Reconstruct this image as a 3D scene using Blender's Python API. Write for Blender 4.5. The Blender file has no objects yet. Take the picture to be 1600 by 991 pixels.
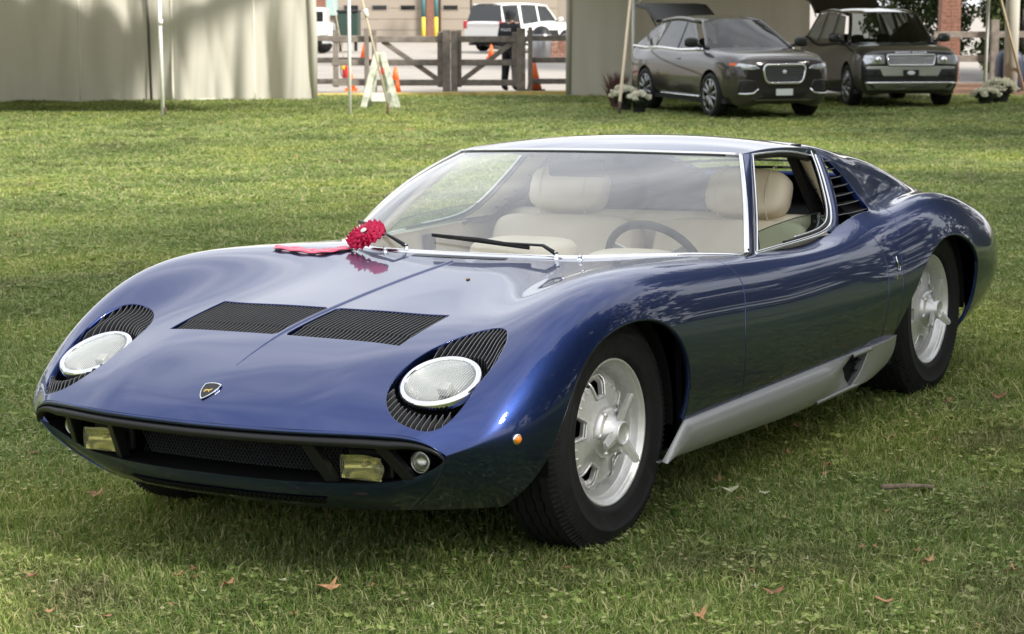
import bpy, math, random
import numpy as np
from mathutils import Vector, Matrix

random.seed(7); RNG = np.random.default_rng(7)
SC = bpy.context.scene; COL = SC.collection
PI = math.pi; R = math.radians

# ------------------------------------------------------------------ camera
CAM = np.array([5.0405, 3.5885, 1.5245]); YAW, PITCH, ROLL = 3.69445, 0.14831, -0.02867; FPX = 3290.0
_cy, _sy, _cp, _sp = math.cos(YAW), math.sin(YAW), math.cos(PITCH), math.sin(PITCH)
C_F = np.array([_cy*_cp, _sy*_cp, -_sp]); _r = np.array([_sy, -_cy, 0.0]); _u = np.cross(_r, C_F)
C_R = math.cos(ROLL)*_r + math.sin(ROLL)*_u; C_U = -math.sin(ROLL)*_r + math.cos(ROLL)*_u
cam_d = bpy.data.cameras.new('camera'); cam = bpy.data.objects.new('camera', cam_d); COL.objects.link(cam)
cam.matrix_world = Matrix(((C_R[0], C_U[0], -C_F[0], CAM[0]), (C_R[1], C_U[1], -C_F[1], CAM[1]), (C_R[2], C_U[2], -C_F[2], CAM[2]), (0, 0, 0, 1)))
cam_d.sensor_fit = 'HORIZONTAL'; cam_d.sensor_width = 36.0; cam_d.lens = FPX/1600*36.0
cam_d.clip_start = 0.1; cam_d.clip_end = 3000
cam_d.dof.use_dof = True; cam_d.dof.focus_distance = 6.0; cam_d.dof.aperture_fstop = 11.0
SC.camera = cam

# ------------------------------------------------------------------ sky, sun, exposure
SUN_EL, SUN_AZ = R(37), R(86)     # azimuth measured from +X (car forward) towards +Y
W = bpy.data.worlds.new('World'); SC.world = W; W.use_nodes = True
nt = W.node_tree; nt.nodes.clear()
wo = nt.nodes.new('ShaderNodeOutputWorld'); bg = nt.nodes.new('ShaderNodeBackground')
sky = nt.nodes.new('ShaderNodeTexSky'); sky.sky_type = 'NISHITA'; sky.sun_disc = False
sky.sun_elevation = SUN_EL; sky.sun_rotation = PI/2 - SUN_AZ; sky.dust_density = 4.0; sky.air_density = 1.2; sky.ozone_density = 1.0
tc = nt.nodes.new('ShaderNodeTexCoord'); mp = nt.nodes.new('ShaderNodeMapping'); mp.inputs['Scale'].default_value = (1.6, 1.6, 4.0)
nz = nt.nodes.new('ShaderNodeTexNoise'); nz.inputs['Scale'].default_value = 1.5; nz.inputs['Detail'].default_value = 7; nz.inputs['Roughness'].default_value = 0.6
rp = nt.nodes.new('ShaderNodeValToRGB'); rp.color_ramp.elements[0].position = 0.30; rp.color_ramp.elements[0].color = (0.55,)*3+(1,)
rp.color_ramp.elements[1].position = 0.62; rp.color_ramp.elements[1].color = (0.97,)*3+(1,)
mx = nt.nodes.new('ShaderNodeMix'); mx.data_type = 'RGBA'
n2 = nt.nodes.new('ShaderNodeTexNoise'); n2.inputs['Scale'].default_value = 3.1; n2.inputs['Detail'].default_value = 6
r2 = nt.nodes.new('ShaderNodeValToRGB'); r2.color_ramp.elements[0].color = (7.2, 7.5, 8.0, 1); r2.color_ramp.elements[1].color = (11.5, 11.6, 11.8, 1)
r2.color_ramp.elements[0].position = 0.3; r2.color_ramp.elements[1].position = 0.7
L = nt.links.new
L(tc.outputs['Generated'], mp.inputs['Vector']); L(mp.outputs['Vector'], nz.inputs['Vector']); L(mp.outputs['Vector'], n2.inputs['Vector'])
L(nz.outputs['Fac'], rp.inputs['Fac']); L(n2.outputs['Fac'], r2.inputs['Fac'])
L(rp.outputs['Color'], mx.inputs['Factor']); L(sky.outputs['Color'], mx.inputs['A']); L(r2.outputs['Color'], mx.inputs['B'])
L(mx.outputs['Result'], bg.inputs['Color']); bg.inputs['Strength'].default_value = 0.085; L(bg.outputs['Background'], wo.inputs['Surface'])
sd = bpy.data.lights.new('sun', 'SUN'); sun = bpy.data.objects.new('sun', sd); COL.objects.link(sun)
sd.energy = 3.8; sd.angle = R(10); sd.color = (1.0, 0.95, 0.86)
_sdir = Vector((math.cos(SUN_EL)*math.cos(SUN_AZ), math.cos(SUN_EL)*math.sin(SUN_AZ), math.sin(SUN_EL)))
sun.rotation_euler = _sdir.to_track_quat('Z', 'Y').to_euler(); sun.location = (0, 0, 30)
SC.view_settings.view_transform = 'Standard'; SC.view_settings.look = 'None'; SC.view_settings.exposure = 0.88; SC.view_settings.gamma = 1.0
SC.view_settings.use_curve_mapping = False
SC.render.engine = 'CYCLES'
SC.cycles.use_denoising = True; SC.cycles.max_bounces = 10; SC.cycles.transparent_max_bounces = 16; SC.cycles.caustics_refractive = False; SC.cycles.caustics_reflective = False

# ------------------------------------------------------------------ helpers
MATS = {}
def mat(name, color=(0.5,0.5,0.5), rough=0.5, metal=0.0, coat=0.0, coat_r=0.03, noise=None, bump=None, trans=0.0, emis=None, spec=0.5, ior=1.45, alpha=1.0, subsurf=0.0):
    """Principled material; noise=(scale, amount[, detail]) varies the colour, bump=(scale, strength) gives fine relief."""
    if name in MATS: return MATS[name]
    m = bpy.data.materials.new(name); m.use_nodes = True; MATS[name] = m
    n = m.node_tree; b = n.nodes['Principled BSDF']
    b.inputs['Base Color'].default_value = (*color, 1); b.inputs['Roughness'].default_value = rough; b.inputs['Metallic'].default_value = metal
    b.inputs['Coat Weight'].default_value = coat; b.inputs['Coat Roughness'].default_value = coat_r
    b.inputs['Specular IOR Level'].default_value = spec; b.inputs['IOR'].default_value = ior
    b.inputs['Transmission Weight'].default_value = trans; b.inputs['Alpha'].default_value = alpha
    if subsurf: b.inputs['Subsurface Weight'].default_value = subsurf; b.inputs['Subsurface Radius'].default_value = (0.05, 0.04, 0.03)
    if emis: b.inputs['Emission Color'].default_value = (*emis[0], 1); b.inputs['Emission Strength'].default_value = emis[1]
    if noise or bump:
        t = n.nodes.new('ShaderNodeTexCoord')
    if noise:
        x = n.nodes.new('ShaderNodeTexNoise'); x.inputs['Scale'].default_value = noise[0]; x.inputs['Detail'].default_value = noise[2] if len(noise) > 2 else 5
        n.links.new(t.outputs['Object'], x.inputs['Vector'])
        r = n.nodes.new('ShaderNodeValToRGB'); a = noise[1]
        r.color_ramp.elements[0].position = 0.3; r.color_ramp.elements[1].position = 0.7
        r.color_ramp.elements[0].color = tuple(c*(1-a) for c in color)+(1,); r.color_ramp.elements[1].color = tuple(min(1, c*(1+a)) for c in color)+(1,)
        n.links.new(x.outputs['Fac'], r.inputs['Fac']); n.links.new(r.outputs['Color'], b.inputs['Base Color'])
    if bump:
        x = n.nodes.new('ShaderNodeTexNoise'); x.inputs['Scale'].default_value = bump[0]; x.inputs['Detail'].default_value = 4
        n.links.new(t.outputs['Object'], x.inputs['Vector'])
        q = n.nodes.new('ShaderNodeBump'); q.inputs['Strength'].default_value = bump[1]; q.inputs['Distance'].default_value = 0.01
        n.links.new(x.outputs['Fac'], q.inputs['Height']); n.links.new(q.outputs['Normal'], b.inputs['Normal'])
    return m

def thin_glass(name, tint=(0.9,0.95,0.93), ior=1.5, veil=0.0, refl=1.0):
    """Single-sheet glass: mirror reflection by Fresnel over tinted transparency."""
    if name in MATS: return MATS[name]
    m = bpy.data.materials.new(name); m.use_nodes = True; MATS[name] = m
    n = m.node_tree; n.nodes.clear(); o = n.nodes.new('ShaderNodeOutputMaterial')
    f = n.nodes.new('ShaderNodeFresnel'); ge_ = n.nodes.new('ShaderNodeNewGeometry'); pw = n.nodes.new('ShaderNodeMix'); pw.inputs['A'].default_value = ior; pw.inputs['B'].default_value = 1/ior
    n.links.new(ge_.outputs['Backfacing'], pw.inputs['Factor']); n.links.new(pw.outputs['Result'], f.inputs['IOR'])     # a sheet reflects alike from both faces
    ml = n.nodes.new('ShaderNodeMath'); ml.operation = 'MULTIPLY'; ml.inputs[1].default_value = refl; ml.use_clamp = True
    g = n.nodes.new('ShaderNodeBsdfGlossy'); g.inputs['Roughness'].default_value = 0.0; g.inputs['Color'].default_value = (1, 1, 1, 1)
    t = n.nodes.new('ShaderNodeBsdfTransparent'); t.inputs['Color'].default_value = (*tint, 1)
    x = n.nodes.new('ShaderNodeMixShader')
    n.links.new(f.outputs[0], ml.inputs[0]); n.links.new(ml.outputs[0], x.inputs[0]); n.links.new(t.outputs[0], x.inputs[1]); n.links.new(g.outputs[0], x.inputs[2]); 
    if veil:                                             # even pale scatter; on the windscreen it paints in the reflected sky haze
        d = n.nodes.new('ShaderNodeBsdfDiffuse'); d.inputs['Color'].default_value = (0.85, 0.86, 0.87, 1); y = n.nodes.new('ShaderNodeMixShader'); y.inputs[0].default_value = veil
        n.links.new(x.outputs[0], y.inputs[1]); n.links.new(d.outputs[0], y.inputs[2]); x = y
    n.links.new(x.outputs[0], o.inputs['Surface'])
    return m

def make(name, V, F, m=None, parent=None, smooth=True, normals=None, bevel=0.0, sharp=None, loc=None):
    me = bpy.data.meshes.new(name); me.from_pydata([tuple(map(float, v)) for v in V], [], [tuple(int(i) for i in f) for f in F]); me.update()
    if m: me.materials.append(MATS[m] if isinstance(m, str) else m)
    o = bpy.data.objects.new(name, me); COL.objects.link(o)
    if smooth:
        me.polygons.foreach_set('use_smooth', [True]*len(me.polygons))
        if sharp is not None: me.set_sharp_from_angle(angle=R(sharp))
    if normals is not None: me.normals_split_custom_set_from_vertices([tuple(map(float, q)) for q in normals])
    if parent: o.parent = parent
    if loc is not None: o.location = tuple(map(float, loc))
    if bevel:
        b = o.modifiers.new('bevel', 'BEVEL'); b.width = bevel; b.segments = 2; b.limit_method = 'ANGLE'; b.angle_limit = R(40)
    return o
def text_mesh(name, body, size, m, parent, Mx, extrude=0.001, spacing=1.0):
    c = bpy.data.curves.new(name, 'FONT'); c.body = body; c.size = size; c.align_x = 'CENTER'; c.align_y = 'CENTER'; c.extrude = extrude; c.space_character = spacing
    t = bpy.data.objects.new(name, c); COL.objects.link(t); me = bpy.data.meshes.new_from_object(t.evaluated_get(bpy.context.evaluated_depsgraph_get())); bpy.data.objects.remove(t); bpy.data.curves.remove(c)
    me.name = name; me.materials.clear(); me.materials.append(MATS[m]); o = bpy.data.objects.new(name, me); COL.objects.link(o); o.parent = parent; o.matrix_local = Mx; return o
def empty(name, loc=(0,0,0), mw=None, **kw):
    o = bpy.data.objects.new(name, None); COL.objects.link(o); o.location = tuple(map(float, loc))
    if mw is not None: o.matrix_world = mw
    return tag(o, **kw)
def tag(o, label=None, cat=None, group=None, kind=None):
    if label: o['label'] = label
    if cat: o['category'] = cat
    if group: o['group'] = group
    if kind: o['kind'] = kind
    return o

class MB:
    """Collects shapes into one mesh."""
    def __init__(s): s.V = []; s.F = []
    def add(s, V, F):
        k = len(s.V); s.V += [tuple(map(float, v)) for v in V]; s.F += [tuple(i+k for i in f) for f in F]; return s
    def box(s, lo, hi, M=None):
        (a,b,c),(d,e,f) = lo, hi
        V = [(a,b,c),(d,b,c),(d,e,c),(a,e,c),(a,b,f),(d,b,f),(d,e,f),(a,e,f)]
        if M is not None: V = [tuple(M @ Vector(v)) for v in V]
        return s.add(V, [(0,3,2,1),(4,5,6,7),(0,1,5,4),(1,2,6,5),(2,3,7,6),(3,0,4,7)])
    def hexa(s, V): return s.add(V, [(0,3,2,1),(4,5,6,7),(0,1,5,4),(1,2,6,5),(2,3,7,6),(3,0,4,7)])
    def tube(s, pts, r, n=10, cap=True, flat=None, up=None):
        """Tube along a path; r a number or list; flat=(a,b) an oval/rect section scaled along side and normal."""
        P = [Vector(p) for p in pts]; k = len(P); V = []; F = []
        rr = r if hasattr(r, '__len__') else [r]*k
        prev = None
        for i, p in enumerate(P):
            t = (P[min(i+1, k-1)] - P[max(i-1, 0)]).normalized()
            ref = Vector(up[i]) if (up is not None and hasattr(up[0], '__len__')) else (Vector(up) if up is not None else prev or (Vector((0,0,1)) if abs(t.z) < 0.9 else Vector((1,0,0))))
            a = t.cross(ref); 
            if a.length < 1e-6: a = t.orthogonal()
            a.normalize(); b = a.cross(t).normalized(); prev = b
            for j in range(n):
                q = 2*PI*j/n; ca, sb = math.cos(q), math.sin(q)
                if flat: 
                    ca = math.copysign(abs(ca)**0.6, ca)*flat[0]; sb = math.copysign(abs(sb)**0.6, sb)*flat[1]
                V.append(p + a*(ca*rr[i]) + b*(sb*rr[i]))
        for i in range(k-1):
            for j in range(n): F.append((i*n+j, i*n+(j+1)%n, (i+1)*n+(j+1)%n, (i+1)*n+j))
        if cap: F.append(tuple(range(n))[::-1]); F.append(tuple((k-1)*n+j for j in range(n)))
        return s.add(V, F)
    def lathe(s, prof, n=48, axis='y', c=(0,0,0), close=False, sector=None):
        V = []; F = []; k = len(prof)
        for j in range(n):
            q = 2*PI*j/n; ca, sa = math.cos(q), math.sin(q)
            for (r, h) in prof:
                if axis == 'y': V.append((c[0]+r*ca, c[1]+h, c[2]+r*sa))
                elif axis == 'z': V.append((c[0]+r*ca, c[1]+r*sa, c[2]+h))
                else: V.append((c[0]+h, c[1]+r*ca, c[2]+r*sa))
        fl = axis == 'y'
        for j in range(n):
            for i in range(k-1 + (1 if close else 0)):
                f = (j*k+i, ((j+1)%n)*k+i, ((j+1)%n)*k+(i+1)%k, j*k+(i+1)%k)
                F.append(f if fl else f[::-1])
        return s.add(V, F)
    def prism(s, poly, y0, y1, axis='y', M=None):
        """Extrude a polygon (2D) between two heights along an axis."""
        k = len(poly); V = []
        for h in (y0, y1):
            for (p, q) in poly:
                v = (p, h, q) if axis == 'y' else ((p, q, h) if axis == 'z' else (h, p, q))
                V.append(tuple(M @ Vector(v)) if M is not None else v)
        F = [tuple(range(k)), tuple(range(2*k-1, k-1, -1))] + [(i, k+i, k+(i+1)%k, (i+1)%k) for i in range(k)]
        return s.add(V, F)
    def ell(s, c, r, nu=20, nv=12, p=1.0, M=None):
        """Super-ellipsoid (p<1 gives boxier)."""
        V = []; F = []
        sg = lambda v: math.copysign(abs(v)**p, v)
        for i in range(nv+1):
            a = -PI/2 + PI*i/nv
            for j in range(nu):
                q = 2*PI*j/nu
                v = Vector((r[0]*sg(math.cos(a))*sg(math.cos(q)), r[1]*sg(math.cos(a))*sg(math.sin(q)), r[2]*sg(math.sin(a))))
                if M is not None: v = M @ v
                V.append((c[0]+v.x, c[1]+v.y, c[2]+v.z))
        for i in range(nv):
            for j in range(nu): F.append((i*nu+j, i*nu+(j+1)%nu, (i+1)*nu+(j+1)%nu, (i+1)*nu+j))
        return s.add(V, F)
    def grid(s, P, flip=False):
        P = np.asarray(P); n, m = P.shape[:2]; F = []
        for i in range(n-1):
            for j in range(m-1):
                f = (i*m+j, i*m+j+1, (i+1)*m+j+1, (i+1)*m+j); F.append(f[::-1] if flip else f)
        return s.add(P.reshape(-1, 3), F)
    def mirror(s):
        V = [(x, -y, z) for x, y, z in s.V]; F = [f[::-1] for f in s.F]; o = MB(); o.V, o.F = V, F; return o
    def build(s, name, m, parent=None, **kw): return make(name, s.V, s.F, m, parent, **kw)

def nspl(xs, ys):
    """Natural cubic spline through knots (any order), linear outside."""
    xs = np.asarray(xs, float); ys = np.asarray(ys, float); o = np.argsort(xs); xs = xs[o]; ys = ys[o]; n = len(xs); h = np.diff(xs)
    A = np.eye(n); b = np.zeros(n)
    for i in range(1, n-1):
        A[i, i-1] = h[i-1]; A[i, i] = 2*(h[i-1]+h[i]); A[i, i+1] = h[i]; b[i] = 6*((ys[i+1]-ys[i])/h[i]-(ys[i]-ys[i-1])/h[i-1])
    M = np.linalg.solve(A, b)
    def f(x):
        x = np.asarray(x, float); xc = np.clip(x, xs[0], xs[-1]); i = np.clip(np.searchsorted(xs, xc)-1, 0, n-2)
        d = xc-xs[i]; e = xs[i+1]-xc; H = h[i]
        v = (M[i]*e**3+M[i+1]*d**3)/(6*H)+(ys[i]/H-M[i]*H/6)*e+(ys[i+1]/H-M[i+1]*H/6)*d
        s0 = (ys[1]-ys[0])/h[0]-h[0]*M[1]/6; s1 = (ys[-1]-ys[-2])/h[-1]+h[-1]*M[-2]/6
        return v + np.where(x < xs[0], (x-xs[0])*s0, 0)+np.where(x > xs[-1], (x-xs[-1])*s1, 0)
    return f
def kn(*p): return nspl([a for a, _ in p], [b for _, b in p])
def lin(*p):
    q = sorted(p); return lambda x: np.interp(x, [a for a, _ in q], [b for _, b in q])
def pspl(pts, n):
    """Smooth polyline through 3D points."""
    P = np.asarray(pts, float); t = np.r_[0, np.cumsum(np.linalg.norm(np.diff(P, axis=0), axis=1))]
    q = np.linspace(0, t[-1], n); return np.stack([nspl(t, P[:, i])(q) for i in range(P.shape[1])], 1)

def grid_normals(P, flip=False):
    du = np.gradient(P, axis=0); dv = np.gradient(P, axis=1); n = np.cross(du, dv); n /= (np.linalg.norm(n, axis=2, keepdims=True)+1e-12)
    return -n if flip else n

def clip_surface(V, N, quads, keeps):
    """Cut a quad surface with implicit functions (kept where >= 0); exact edges by linear interpolation."""
    V = np.asarray(V); N = np.asarray(N); polys = []; Vx = []; Nx = []; base = len(V)
    for g in keeps:
        allV = np.vstack([V]+([np.array(Vx)] if Vx else [])); allN = np.vstack([N]+([np.array(Nx)] if Nx else []))
        val = np.asarray(g(allV[:, 0], allV[:, 1], allV[:, 2])); val = np.where(np.abs(val) < 1e-9, 1e-9, val)
        ins = val > 0; q = ins[quads].sum(1); cross = quads[(q > 0) & (q < 4)]; quads = quads[q == 4]
        newp = []; cache = {}
        def cut(a, b):
            k = (a, b) if a < b else (b, a)
            if k not in cache:
                t = val[k[0]]/(val[k[0]]-val[k[1]]); Vx.append(allV[k[0]]*(1-t)+allV[k[1]]*t); nn = allN[k[0]]*(1-t)+allN[k[1]]*t
                Nx.append(nn/np.linalg.norm(nn)); cache[k] = base+len(Vx)-1
            return cache[k]
        for f in [tuple(c) for c in cross]+polys:
            s = [ins[i] for i in f]
            if all(s): newp.append(f); continue
            if not any(s): continue
            out = []
            for i in range(len(f)):
                a, b = f[i], f[(i+1) % len(f)]
                if ins[a]: out.append(a)
                if ins[a] != ins[b]: out.append(cut(a, b))
            if len(out) >= 3: newp.append(tuple(out))
        polys = newp
    V = np.vstack([V]+([np.array(Vx)] if Vx else [])); N = np.vstack([N]+([np.array(Nx)] if Nx else []))
    F = [tuple(x) for x in quads]+polys
    used = np.unique(np.array([i for f in F for i in f], int)) if F else np.array([], int); mp_ = -np.ones(len(V), int); mp_[used] = np.arange(len(used))
    return V[used], N[used], [tuple(int(mp_[i]) for i in f) for f in F]

def flange(V, N, F, rad=0.002, depth=0.012):
    """Roll every open edge over a small radius and turn it inward, so a panel has thickness and a lit edge."""
    cnt = {}
    for f in F:
        for i in range(len(f)):
            a, b = f[i], f[(i+1) % len(f)]; k = (min(a, b), max(a, b)); cnt[k] = None if k in cnt else (a, b)
    E = [e for e in cnt.values() if e]
    T = {}
    for a, b in E:
        d = V[b]-V[a]; l = np.linalg.norm(d)
        if l < 1e-9: continue
        for v in (a, b):
            t = np.cross(d/l, N[v]); T[v] = T.get(v, 0)+t
    V = list(V); N = list(N); F = list(F); ids = {}
    for v, t in T.items():
        l = np.linalg.norm(t); t = t/l if l > 1e-9 else t
        p, n = V[v], N[v]; r = rad(p) if callable(rad) else rad; d = depth(p) if callable(depth) else depth
        k = len(V); V += [p+t*r*0.7-n*r*0.3, p+t*r-n*r, p+t*r-n*(r+d)]; m = (t+n); m /= np.linalg.norm(m)+1e-9; N += [m, t, t]; ids[v] = k
    for a, b in E:
        if a in ids and b in ids:
            A, B = ids[a], ids[b]
            F += [(b, a, A, B), (B, A, A+1, B+1), (B+1, A+1, A+2, B+2)]
    return V, N, F
# ------------------------------------------------------------------ the blue coupe: body surface
# X forward from the front axle, Y to the car's left, Z up. Each rail is a lengthwise feature line of the body.
mat('paint', (0.024, 0.046, 0.168), rough=0.38, metal=1.0, coat=1.0, coat_r=0.03, noise=(900, 0.18, 2))
mat('chrome', (0.82, 0.83, 0.85), rough=0.07, metal=1.0)
mat('alloy', (0.70, 0.70, 0.69), rough=0.36, metal=0.55, noise=(60, 0.06), bump=(250, 0.05))
mat('sill_silver', (0.34, 0.345, 0.34), rough=0.42, metal=0.6, coat=0.5, coat_r=0.1)
mat('black_trim', (0.012, 0.012, 0.013), rough=0.38, spec=0.4)
mat('black_matte', (0.008, 0.008, 0.009), rough=0.8, spec=0.2)
mat('fin_black', (0.016, 0.017, 0.02), rough=0.35)
mat('rubber', (0.012, 0.012, 0.013), rough=0.62, spec=0.25, noise=(40, 0.25), bump=(90, 0.08))
mat('leather', (0.76, 0.68, 0.52), rough=0.48, noise=(9, 0.05), bump=(220, 0.06))
mat('carpet_dark', (0.03, 0.028, 0.026), rough=0.95)
thin_glass('windscreen_glass', (0.95, 0.97, 0.96), 1.5, veil=0.13, refl=1.5)  # pale scatter in the windscreen stands in for its veil of sky reflection
thin_glass('door_glass', (0.80, 0.88, 0.84), 1.5)
thin_glass('lamp_glass', (0.96, 0.97, 0.95), 1.5, refl=1.2)

XL = [0.0, -0.01, -0.04, -0.085, -0.12, -0.14, -0.15, -0.17, -0.205, -0.25]     # how far each rail's nose end lies behind X = .85
RY = [kn((0.85,0),(-3.46,0)),
      kn((0.85,0.2),(-0.6,0.2),(-2,0.22),(-3.46,0.2)),
      kn((0.81,0.4),(0.2,0.4),(-0.6,0.40),(-1.3,0.46),(-1.93,0.515),(-2.33,0.50),(-2.64,0.475),(-3.05,0.44),(-3.46,0.40)),
      kn((0.765,0.55),(0.2,0.55),(-0.6,0.555),(-1.2,0.59),(-1.93,0.620),(-2.33,0.605),(-2.64,0.578),(-3.05,0.54),(-3.46,0.51)),
      kn((0.73,0.65),(0.66,0.683),(0.55,0.70),(0.0,0.702),(-0.6,0.715),(-1.05,0.735),(-1.6,0.738),(-1.93,0.735),(-2.15,0.722),(-2.40,0.695),(-2.64,0.672),(-3.05,0.642),(-3.46,0.585)),
      kn((0.71,0.69),(0.655,0.735),(0.595,0.757),(0.524,0.768),(0.35,0.782),(0.15,0.79),(-0.1,0.793),(-0.6,0.80),(-1.05,0.81),(-1.6,0.813),(-1.93,0.806),(-2.2,0.79),(-2.5,0.772),(-2.77,0.762),(-3.0,0.752),(-3.2,0.735),(-3.46,0.65)),
      kn((0.70,0.70),(0.64,0.768),(0.56,0.818),(0.42,0.852),(0.2,0.872),(0,0.877),(-0.5,0.870),(-1.2,0.866),(-1.8,0.872),(-2.2,0.882),(-2.5,0.886),(-2.8,0.874),(-3.05,0.85),(-3.25,0.805),(-3.38,0.760),(-3.46,0.715)),
      kn((0.68,0.668),(0.62,0.742),(0.54,0.804),(0.40,0.846),(0.2,0.866),(0,0.870),(-0.5,0.864),(-1.2,0.862),(-1.8,0.868),(-2.5,0.878),(-2.8,0.868),(-3.05,0.845),(-3.25,0.80),(-3.46,0.71)),
      kn((0.645,0.608),(0.58,0.702),(0.5,0.768),(0.38,0.816),(0.2,0.838),(0,0.842),(-0.5,0.845),(-1.2,0.848),(-1.8,0.848),(-2.5,0.85),(-2.8,0.842),(-3.05,0.815),(-3.25,0.765),(-3.46,0.67)),
      kn((0.60,0.52),(0.545,0.60),(0.46,0.695),(0.35,0.762),(0.2,0.79),(0,0.79),(-0.5,0.795),(-1.2,0.80),(-1.8,0.80),(-2.5,0.80),(-2.8,0.785),(-3.05,0.74),(-3.25,0.68),(-3.46,0.57))]
RZ = [kn((0.85,0.459),(0.825,0.488),(0.78,0.519),(0.72,0.549),(0.645,0.577),(0.478,0.625),(0.218,0.668),(-0.054,0.698),(-0.423,0.727),(-0.6,0.737),(-0.9,0.765),(-1.2,0.84),(-1.6,0.978),(-1.93,1.021),(-2.3,0.966),(-2.64,0.898),(-3.05,0.79),(-3.33,0.70),(-3.46,0.65)),
      kn((0.84,0.459),(0.81,0.489),(0.77,0.517),(0.71,0.546),(0.645,0.574),(0.478,0.624),(0.218,0.668),(-0.054,0.699),(-0.423,0.728),(-0.6,0.737),(-0.9,0.762),(-1.2,0.835),(-1.6,0.968),(-1.93,1.010),(-2.3,0.957),(-2.64,0.894),(-3.05,0.788),(-3.33,0.70),(-3.46,0.65)),
      kn((0.81,0.459),(0.78,0.485),(0.72,0.525),(0.645,0.562),(0.478,0.617),(0.218,0.667),(-0.054,0.704),(-0.423,0.734),(-0.6,0.738),(-0.9,0.755),(-1.2,0.815),(-1.6,0.934),(-1.93,0.982),(-2.33,0.928),(-2.64,0.878),(-3.05,0.775),(-3.33,0.69),(-3.46,0.645)),
      kn((0.765,0.455),(0.72,0.489),(0.645,0.531),(0.556,0.571),(0.478,0.603),(0.35,0.645),(0.218,0.681),(-0.054,0.728),(-0.35,0.747),(-0.6,0.744),(-0.9,0.738),(-1.2,0.77),(-1.6,0.87),(-1.93,0.915),(-2.33,0.842),(-2.64,0.803),(-3.05,0.730),(-3.33,0.665),(-3.46,0.63)),
      kn((0.73,0.438),(0.69,0.468),(0.646,0.498),(0.576,0.546),(0.478,0.60),(0.42,0.630),(0.3,0.685),(0.18,0.725),(0.0,0.759),(-0.3,0.764),(-0.574,0.748),(-0.8,0.731),(-1.05,0.717),(-1.6,0.715),(-1.93,0.768),(-2.15,0.757),(-2.40,0.757),(-2.64,0.755),(-3.05,0.705),(-3.33,0.632),(-3.46,0.595)),
      kn((0.71,0.41),(0.655,0.448),(0.595,0.50),(0.524,0.553),(0.35,0.655),(0.15,0.727),(-0.1,0.757),(-0.38,0.745),(-0.65,0.722),(-1.05,0.688),(-1.6,0.678),(-1.93,0.702),(-2.2,0.742),(-2.5,0.766),(-2.77,0.739),(-3.0,0.69),(-3.2,0.632),(-3.38,0.575),(-3.46,0.545)),
      kn((0.70,0.385),(0.62,0.412),(0.5,0.455),(0.3,0.525),(0.1,0.57),(-0.1,0.58),(-0.5,0.55),(-1.2,0.50),(-1.8,0.51),(-2.2,0.55),(-2.5,0.575),(-2.8,0.55),(-3.1,0.50),(-3.46,0.44)),
      kn((0.68,0.335),(0.55,0.355),(0.3,0.40),(0,0.42),(-0.6,0.405),(-1.8,0.405),(-2.5,0.43),(-3.0,0.41),(-3.46,0.36)),
      kn((0.645,0.275),(0.5,0.287),(0.2,0.30),(-3.0,0.305),(-3.46,0.30)),
      kn((0.60,0.215),(0.4,0.208),(0,0.20),(-3.0,0.215),(-3.46,0.245))]
def rails_at(X):
    X = np.asarray(X, float); s = np.clip((X-0.15)/0.70, 0, 1); w = s*s*(3-2*s)
    out = np.zeros((len(X), 10, 3))
    for k in range(10):
        x = X+XL[k]*w; out[:, k, 0] = x; out[:, k, 1] = RY[k](x); out[:, k, 2] = RZ[k](x)
    return out
_X = np.r_[np.linspace(0.85, 0.55, 50), np.linspace(0.55, -0.7, 130)[1:], np.linspace(-0.7, -1.9, 70)[1:], np.linspace(-1.9, -3.2, 120)[1:], np.linspace(-3.2, -3.46, 40)[1:]]
_rp = rails_at(_X)
_ch = np.linalg.norm(np.diff(_rp, axis=1), axis=2).mean(0); _kv = np.r_[0, np.cumsum(_ch)]
_full = np.concatenate([_rp[:, :0:-1]*[1, -1, 1], _rp], axis=1); _kf = np.r_[-_kv[:0:-1], _kv]
_sv = np.r_[0, np.cumsum(_ch)]
_vs = np.concatenate([np.linspace(_sv[i], _sv[i+1], n+1)[:-1] for i, n in enumerate([8, 10, 12, 16, 14, 14, 14, 10, 8])]+[[_sv[-1]]])
_vf = np.r_[-_vs[:0:-1], _vs]
_Bm = np.stack([nspl(_kf, np.eye(19)[i])(_vf) for i in range(19)], 1)
BODY = np.einsum('vk,ukc->uvc', _Bm, _full)
NU, NV = BODY.shape[:2]
BODY_N = grid_normals(BODY)
if BODY_N[40, NV//2, 2] < 0: BODY_N = -BODY_N; _flip = True
else: _flip = False
_i = np.arange(NU*NV).reshape(NU, NV)
BODY_Q = np.stack([_i[:-1, :-1], _i[1:, :-1], _i[1:, 1:], _i[:-1, 1:]], 2).reshape(-1, 4)
_f0 = BODY_Q[40*(NV-1)+NV//2]; _p = BODY.reshape(-1, 3)[_f0]
if np.cross(_p[1]-_p[0], _p[2]-_p[0])[2] < 0: BODY_Q = BODY_Q[:, ::-1]
def body_z(x, y):
    """Height of the body's upper skin near (x, y)."""
    A = BODY[:, NV//2:NV//2+75].reshape(-1, 3); d = (A[:, 0]-x)**2+(A[:, 1]-abs(y))**2; i = np.argsort(d)[:6]; w = 1/(d[i]+1e-7); return float((A[i, 2]*w).sum()/w.sum())
def body_frame(x, y):
    A = BODY[:, NV//2:NV//2+75].reshape(-1, 3); Nn = BODY_N[:, NV//2:NV//2+75].reshape(-1, 3); i = np.argmin((A[:, 0]-x)**2+(A[:, 1]-abs(y))**2)
    n = Nn[i].copy(); 
    if y < 0: n[1] = -n[1]
    return np.array([x, y, body_z(x, y)]), n
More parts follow.
